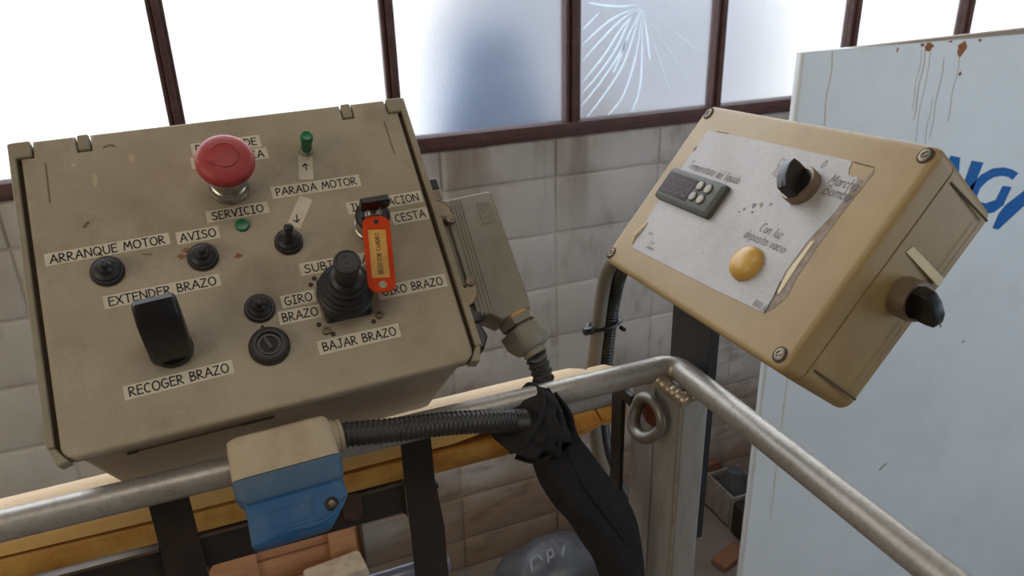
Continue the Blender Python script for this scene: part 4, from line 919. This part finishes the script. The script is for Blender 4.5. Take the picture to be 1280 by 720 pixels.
# silver sticker with a torn right corner
st = [(-.1212, .0700), (-.060, .0712), (.0191, .0718), (.0816, .0719), (.0835, .0650), (.0870, .0605), (.0920, .0590), (.0950, .0610), (.0985, .0585), (.0990, .0300), (.0930, .0), (.0925, -.030), (.0975, -.050), (.1000, -.0656), (.030, -.0690), (-.1116, -.0725), (-.1155, -.0660), (-.1180, -.0600), (-.1160, -.0500), (-.1190, -.0400), (-.1208, -.0350)]
m_ = MB(); m_.prism(st, 0.0, 0.0005); stk = m_.build('front_sticker', M['silver'], pb, None)
gr = [(.0985, .0585), (.1040, .0600), (.1060, .0700), (.1080, .0660), (.1055, .0300), (.1045, .0), (.1060, -.030), (.1100, -.045), (.1050, -.060), (.1000, -.0656), (.0975, -.050), (.0925, -.030), (.0930, .0), (.0990, .0300)]
m_ = MB(); m_.prism(gr, 0.0, 0.0003); m_.build('grime_line', M['grime'], pb, None)
m_ = MB(); m_.prism([(.0960, .0), (.0945, -.028), (.0985, -.046), (.1015, -.048), (.0995, -.020), (.0990, .002)], 0.0003, 0.0008); m_.build('old_glue', M['paleglue'], pb, None)
m_ = MB(); m_.sweep([(-.1165, -.0690, .0008), (-.1185, -.0600, .0018), (-.1165, -.0520, .0012), (-.1150, -.0420, .0006)], lambda u, k: .0008+.0016*math.sin(math.pi*u)*abs(math.sin(k*1.3)), 8, 6); m_.build('torn_edge', M['paleglue'], pb)
m_ = MB(); m_.ribbon([(.0835, .0718), (.088, .0715), (.1055, .0712)], .0007, .0004); m_.ribbon([(.0995, -.0650), (.1000, -.0656), (.0985, -.052), (.0945, -.038)], .0008, .0007); m_.ribbon([(-.1205, .045), (-.1203, .049)], .0018, .0007); m_.ribbon([(-.105, .0707), (-.085, .0711)], .0008, .0007)
m_.build('edge_dirt', M['groove'], pb, None)['kind'] = 'stuff'
m_ = MB(); random.seed(11)
for cx, cy, r_ in ((.012, .012, .0035), (.020, .015, .003), (.004, .006, .0025), (.016, .006, .002), (.0, .002, .0018), (.030, .018, .002), (-.010, -.045, .002)):
    m_.prism([(cx+r_*math.cos(a)*random.uniform(.4, 1.2), cy+r_*math.sin(a)*random.uniform(.4, 1.0)) for a in [k*math.pi/5 for k in range(10)]], .0005, .0006)
m_.build('dirt_spot', M['grime'], stk, None)['kind'] = 'stuff'
tx = MB()
text(tx, 'Temperatura del liquido', -.069, .0298, .0086, .087, .095, .0007, .16)
text(tx, 'Con luz', .0510, -.0030, .0080, .028, .10, .0007, .16)
text(tx, 'deposito vacio', .0515, -.0130, .0080, .053, .10, .0007, .16)
text(tx, 'Con', .0135, .0560, .0076, .016, .10, .0007, .16); text(tx, 'luz', .0145, .0465, .0076, .014, .10, .0007, .16)
text(tx, '0', .0560, .0640, .0070, None, .10, .0007, .16)
text(tx, 'Marcha', .0880, .0535, .0086, .030, .10, .0007, .16); text(tx, 'Bomba', .0890, .0440, .0086, .029, .10, .0007, .16)
text(tx, '1010.60', .0920, -.0620, .0055, .018, .08, .0007, .16)
text(tx, 'con', -.099, -.050, .0045, .008, .08, .0007, .16); text(tx, 'luz', -.086, -.0575, .0045, .008, .08, .0007, .16); text(tx, 'bomba', -.084, -.0635, .0045, .012, .08, .0007, .16)
tx.build('lettering', M['greytext'], stk, None)
# thermostat display
m_ = MB()
def tr(z, ins, sk=0): return [(x, y, z) for x, y in rrect(-.1275+ins, -.0290-ins, -.0155+ins, .0205-ins, max(.004-ins*.5, .001), 3)]
m_.loft([tr(0.0005, 0), tr(.0055, .0003), tr(.0078, .0035), tr(.0082, .0045)]); th = m_.build('temperature_display', M['thermo'], pb, 25)
m_ = MB(); m_.rbox(-.1215, -.0690, -.0095, .0145, .0080, .0086, .001, .0002, 2); sc_ = m_.build('screen', M['screen'], th)
m_ = MB()
for k in range(4):
    x = -.113+.0118*k
    for dx, dy, w_, h_ in ((0, .0075, .0065, .0009), (0, 0, .0065, .0009), (0, -.0075, .0065, .0009), (-.0035, .0038, .0009, .0062), (.0035, .0038, .0009, .0062), (-.0035, -.0038, .0009, .0062), (.0035, -.0038, .0009, .0062)):
        m_.box(x+dx-w_/2, x+dx+w_/2, .0025+dy-h_/2, .0025+dy+h_/2, .0086, .00875)
m_.build('dark_digits', M['segment'], sc_, None)
for x, y in ((-.0612, .0100), (-.0474, .0095), (-.0622, -.0020), (-.0484, -.0022)):
    m_ = MB(); m_.lathe([(0.0056, .0078), (0.0056, 0.0086), (.0003, .0086)], 20, T((x, y, 0))); bt = m_.build('button', M['groove'], th)
    m_ = MB(); m_.lathe([(0.0047, .0080), (0.0047, 0.0098), (.0040, .0104), (.0003, .0106)], 20, T((x, y, 0))); m_.build('button_cap', M['btn'], bt)
# rotary switches: on the front and on the side
def rotary(Mx, ang, r, hc, name='rotary_switch'):
    m_ = MB(); m_.lathe([(r, 0), (r, hc*.8), (r*.95, hc), (r*.80, hc), (r*.78, hc*.8), (.0003, hc*.8)], 40, Mx); o = m_.build(name, M['collar'], pb, 35)
    m_ = MB(); m_.lathe([(r*.76, hc*.7), (r*.76, hc*.9), (.0003, hc*.92)], 36, Mx); m_.build('switch_dial', M['blackplastic'], o)
    k_ = MB(); w = r*.30; l = r*.92
    prof = [(-l, 0), (-l*1.02, .010), (-l*.96, .017), (-l*.4, .0205), (l*.4, .0200), (l*.86, .0165), (l*.92, .010), (l*.86, 0)]
    xprism(k_, prof, -w, w, Mx @ T((0, 0, hc*.8)) @ RZ(ang), 0.0012); k_.build('knob', M['blackplastic'], o, 40)
    m2 = MB(); m2.box(-.0004, .0004, -l*.98, -l*.35, .0204, .0209, M=Mx @ T((0, 0, hc*.8-.0012)) @ RZ(ang) @ RX(3)); m2.build('pointer_line', M['greytext'], o)
    return o
rotary(T((.0520, .0400, .0005)), 28, .0165, .0090)
rotary(T((.1500, .0010, -.0560)) @ RY(90), 62, .0160, .0135, 'side_switch')
m_ = MB(); m_.lathe([(0.0160, .0005), (0.0160, .0020), (.0150, .0055), (.0125, .0085), (.0080, .0105), (.0030, .0113), (.0003, .0115)], 36, T((.0504, -.0370, 0))); m_.build('indicator_lamp', M['lamp'], pb, 50)
m_ = MB(); m_.prism([(-.0300, .0262), (-.0330, .0325), (-.0790, .0308), (-.0800, .0235)], 0, .0004, T((.1496, 0, 0)) @ Matrix(((0, 0, 1, 0), (0, 1, 0, 0), (1, 0, 0, 0), (0, 0, 0, 1)))); m_.build('tape_strip', M['tape'], pb, None)
m_ = MB(); m_.rbox(-.115, -.010, -.055, .045, -.092, -.0865, .004, .001, 2); m_.build('mounting_plate', M['blackbar'], pb)

# ------------------------------------------------------------ white cabinet with blue letters
cab = empty('metal_panel', T((1.175, 1.30, 0)), 'tall white metal panel with blue letters and rust stains along its top edge', 'panel')
SC = 0.743; KS = T((0, 0, 2.2)) @ Matrix.Scale(SC, 4) @ T((0, 0, -2.2))   # local plan, scaled about eye height so the top stays level
m_ = MB(); m_.rbox(0, 2.4, 0, .030, -.72, 1.953, .010, .004, 5, KS); m_.build('sheet', M['white'], cab, 40)
m_ = MB(); m_.prism([(.10, 1.951), (2.4, 1.951), (2.4, 1.992), (1.0, 1.972)], -.028, -.004, KS @ RX(90)); m_.build('top_trim', M['mastic'], cab)
m_ = MB()
for (x0, x1, z0, z1, n_) in ((.46, .50, 1.925, 1.951, 1), (.60, .64, 1.90, 1.951, 1), (.685, .70, 1.94, 1.950, 1), (.56, .575, 1.945, 1.951, 1), (.445, .46, 1.940, 1.950, 1), (.352, .358, 1.93, 1.945, 1), (.628, .64, 1.84, 1.855, 1)):
    n = 12; m_.prism([((x0+x1)/2+(x1-x0)/2*math.cos(2*math.pi*k/n)*random.uniform(.6, 1.15), (z0+z1)/2+(z1-z0)/2*math.sin(2*math.pi*k/n)*random.uniform(.6, 1.1)) for k in range(n)], .0, .0012, KS @ RX(90))
m_.build('rust_patch', M['panelrust'], cab, None)['kind'] = 'stuff'
m_ = MB()
for x, z0, z1, w_ in ((.110, 1.70, 1.945, .004), (.470, 1.72, 1.93, .005), (.492, 1.60, 1.93, .003), (.455, 1.75, 1.93, .003), (.555, 1.66, 1.90, .004), (.62, 1.70, 1.90, .004), (.536, 1.62, 1.78, .003)):
    P = [(x+.004*math.sin(k*1.7), z0+(z1-z0)*k/6) for k in range(7)]; m_.ribbon(P, w_*.6, .0008, KS @ RX(90))
m_.ribbon([(.105, .30), (.10, .8), (.108, 1.45)], .003, .0008, KS @ RX(90)); m_.build('rust_run', M['palestain'], cab, None)['kind'] = 'stuff'
m_ = MB(); m_.ribbon([(.62, .35), (.65, .37)], .006, .0009, KS @ RX(90)); m_.ribbon([(.93, .84), (.935, .845)], .006, .0009, KS @ RX(90)); m_.build('scuff', M['collar'], cab, None)['kind'] = 'stuff'
LN = [(2.247, 1.585), (2.292, 1.573), (2.318, 1.40), (2.351, 1.556), (2.408, 1.543), (2.33, 1.235), (2.273, 1.250), (2.24, 1.43), (2.20, 1.27), (2.14, 1.285)]
LG = [(2.596, 1.484), (2.557, 1.502), (2.513, 1.514), (2.471, 1.519), (2.433, 1.514), (2.406, 1.498), (2.392, 1.474), (2.386, 1.438), (2.398, 1.404), (2.440, 1.377), (2.48, 1.368), (2.519, 1.365), (2.557, 1.373), (2.574, 1.423), (2.527, 1.437), (2.505, 1.395), (2.466, 1.404), (2.441, 1.42), (2.430, 1.436), (2.433, 1.46), (2.452, 1.477), (2.477, 1.486), (2.514, 1.485), (2.549, 1.476), (2.574, 1.464)]
LG = [(2.596, 1.484), (2.557, 1.502), (2.513, 1.514), (2.460, 1.516), (2.410, 1.500), (2.372, 1.468), (2.352, 1.430), (2.360, 1.392), (2.395, 1.366), (2.45, 1.352), (2.519, 1.352), (2.557, 1.373), (2.578, 1.436), (2.532, 1.446), (2.512, 1.398), (2.466, 1.392), (2.430, 1.402), (2.412, 1.425), (2.420, 1.452), (2.445, 1.473), (2.477, 1.484), (2.514, 1.484), (2.549, 1.476), (2.574, 1.462)]
LA = [(2.529, 1.292), (2.560, 1.281), (2.669, 1.356), (2.80, 1.44), (2.84, 1.36), (2.90, 1.36), (2.86, 1.54), (2.80, 1.535), (2.65, 1.414), (2.571, 1.372), (2.545, 1.345)]
for P in (LN, LG, LA):
    m_ = MB(); m_.prism([(x-1.581, z) for x, z in P], .0, .0015, KS @ RX(90)); m_.build('letter', M['letterblue'], cab, None)
m_ = MB(); m_.box(0.05, .11, -.10, .14, 0, .022); m_.box(1.6, 1.66, -.10, .14, 0, .022); m_.build('foot', M['darksteel'], cab)

# ------------------------------------------------------------ things on the floor by the wall
cr = empty('wooden_crate', T((0.0, 2.12, 0)), 'orange-brown wooden crate standing by the wall below the blue socket', 'crate')
def plank(x0, x1, y0, y1, z0, z1, m='wood', name='plank'):
    mm = MB(); mm.rbox(x0, x1, y0, y1, z0, z1, .003, .002, 2); return mm.build(name, M[m], cr, 30)
plank(-.30, -.088, -.012, .006, 0, .62); plank(.142, .233, -.012, .006, 0, .62)
for k in range(6): plank(-.30, .233, .007, .022, .620-.0985*(k+1)+.004, .620-.0985*k-.004+random.uniform(-.001, .001))
plank(.226, .246, .006, .115, 0, .62); plank(-.30, -.28, .023, .115, 0, .62)
m_ = MB(); m_.box(.2465, .258, -.010, .10, 0, .60, b=.002); m_.build('metal_strap', M['wornedge'], cr)
rb = MB(); rings = []
for k, (z, s) in enumerate(((0, 1), (.2, 1.0), (.36, .98), (.392, .92))):
    rings.append([(x*s+noise.noise(V(x*20, y*20, z*9))*.006, y*s+noise.noise(V(x*20, y*20, z*9+5))*.006, z) for x, y in rrect(-.10, .10, -.05, .05, .012, 3)])
rb.loft(rings); ro = rb.build('concrete_slab', M['lightblock'], None, 30); ro.location = (.145, 2.03, 0); ro.rotation_euler = (0, 0, math.radians(6)); tag(ro, 'pale broken slab standing in front of the orange crate', 'slab')
# plastic bag
bgm = MB(); rings = []
for k in range(13):
    u = k/12; r_ = 0.215*math.sin(math.pi*min(.97, .25+.75*u))**.8
    ring = []
    for i in range(36):
        a = 2*math.pi*i/36
        d = 1+.16*noise.noise(V(math.cos(a)*2.2, math.sin(a)*2.2, u*3))+.05*noise.noise(V(math.cos(a)*7, math.sin(a)*7, u*9))
        ring.append((r_*d*math.cos(a), r_*d*.62*math.sin(a), .21*u+.03*noise.noise(V(a, u*4, 2))*(u > .1)))
    rings.append(ring)
bgm.loft(rings); bo = bgm.build('plastic_bag', M['bag'], None, 50); bo.location = (.94, 2.06, 0); tag(bo, 'grey plastic bag with pale print lying on the floor beside the hanging cloth', 'bag')
mp_ = MB()
for pts in ([(-.10, .02), (-.09, .06), (-.06, .07), (-.05, .05)], [(-.03, .03), (-.02, .07), (0, .075), (0, .05), (-.02, .045)], [(.03, .04), (.05, .07)]): mp_.ribbon(pts, .007, 0)
mp_.build('print', M['bagprint'], bo, None).matrix_local = T((-.02, -.105, .165)) @ RX(30)
# battery cases by the cabinet
bc = empty('battery_case', T((1.815, 2.105, 0)), 'grey open plastic battery case on the floor beside the white panel', 'battery case')
m_ = MB(); x0, x1, y0, y1, t_, h_ = -.075, .085, -.085, .100, .008, .165
m_.box(x0, x1, y0, y0+t_, 0, h_, b=.002); m_.box(x0, x1, y1-t_, y1, 0, h_, b=.002); m_.box(x0, x0+t_, y0+t_, y1-t_, 0, h_, b=.002); m_.box(x1-t_, x1, y0+t_, y1-t_, 0, h_, b=.002); m_.box(x0, x1, y0, y1, 0, .01)
m_.build('case', M['casegrey'], bc)
for k in range(3):
    m_ = MB(); m_.rbox(-.080+.058*k, -.035+.058*k, .02, .145, .0, .004, .008, .001, 3, T((x0, .01, 0)) @ RZ(-90) @ RX(90)); m_.build('moulded_panel', M['casegrey'], bc)
rg = MB(); rings = []
for k in range(9):
    u = k/8; r_ = .10*math.sin(math.pi*min(.90, .3+.66*u))**.6
    rings.append([(r_*(1+.2*noise.noise(V(math.cos(a)*2, math.sin(a)*2, u*3+7)))*math.cos(a), r_*.8*math.sin(a), .23*u) for a in [2*math.pi*i/24 for i in range(24)]])
rg.loft(rings); ro = rg.build('dark_sack', M['sack'], None, 50); ro.location = (1.812, 2.11, .012); ro.scale = (.66, .88, .92); tag(ro, 'dark grey crumpled sack stuffed into the open grey battery case', 'sack')
ob = empty('orange_case', T((1.780, 1.965, 0)) @ RZ(0), 'rusty orange and black battery case half hidden by the white panel', 'battery case')
m_ = MB(); m_.box(-.045, .10, -.035, .050, 0, .150, b=.004); m_.build('case', M['darksteel'], ob)
m_ = MB(); m_.rbox(-.042, .03, .050, .140, 0, .003, .004, .001, 2, T((0, -.035, 0)) @ RX(90)); m_.build('orange_panel', M['caseorange'], ob)
m_ = MB(); m_.rbox(-.05, .05, -.04, .04, .0, .020, .003, .002, 2); ws = m_.build('wood_scrap', M['brick']); ws.location = (1.725, 2.205, .31); 
ws.location = (1.640, 2.19, .0); ws.scale = (1, 1, 1)
tag(ws, 'brown board offcut leaning by the wall behind the grey battery case', 'board')
ws.location = (1.770, 2.238, 0); ws.rotation_euler = (0, 0, 0)
me = ws.data
for v in me.vertices: v.co.z *= 9.5; v.co.y *= .4
m_ = MB(); m_.rbox(-.075, .075, -.035, .035, 0, .028, .004, .003, 2); w2 = m_.build('wood_scrap', M['brick']); w2.location = (1.635, 1.885, 0); w2.rotation_euler = (0, 0, math.radians(18)); tag(w2, 'brown wood scrap lying flat on the floor in front of the battery cases', 'board')
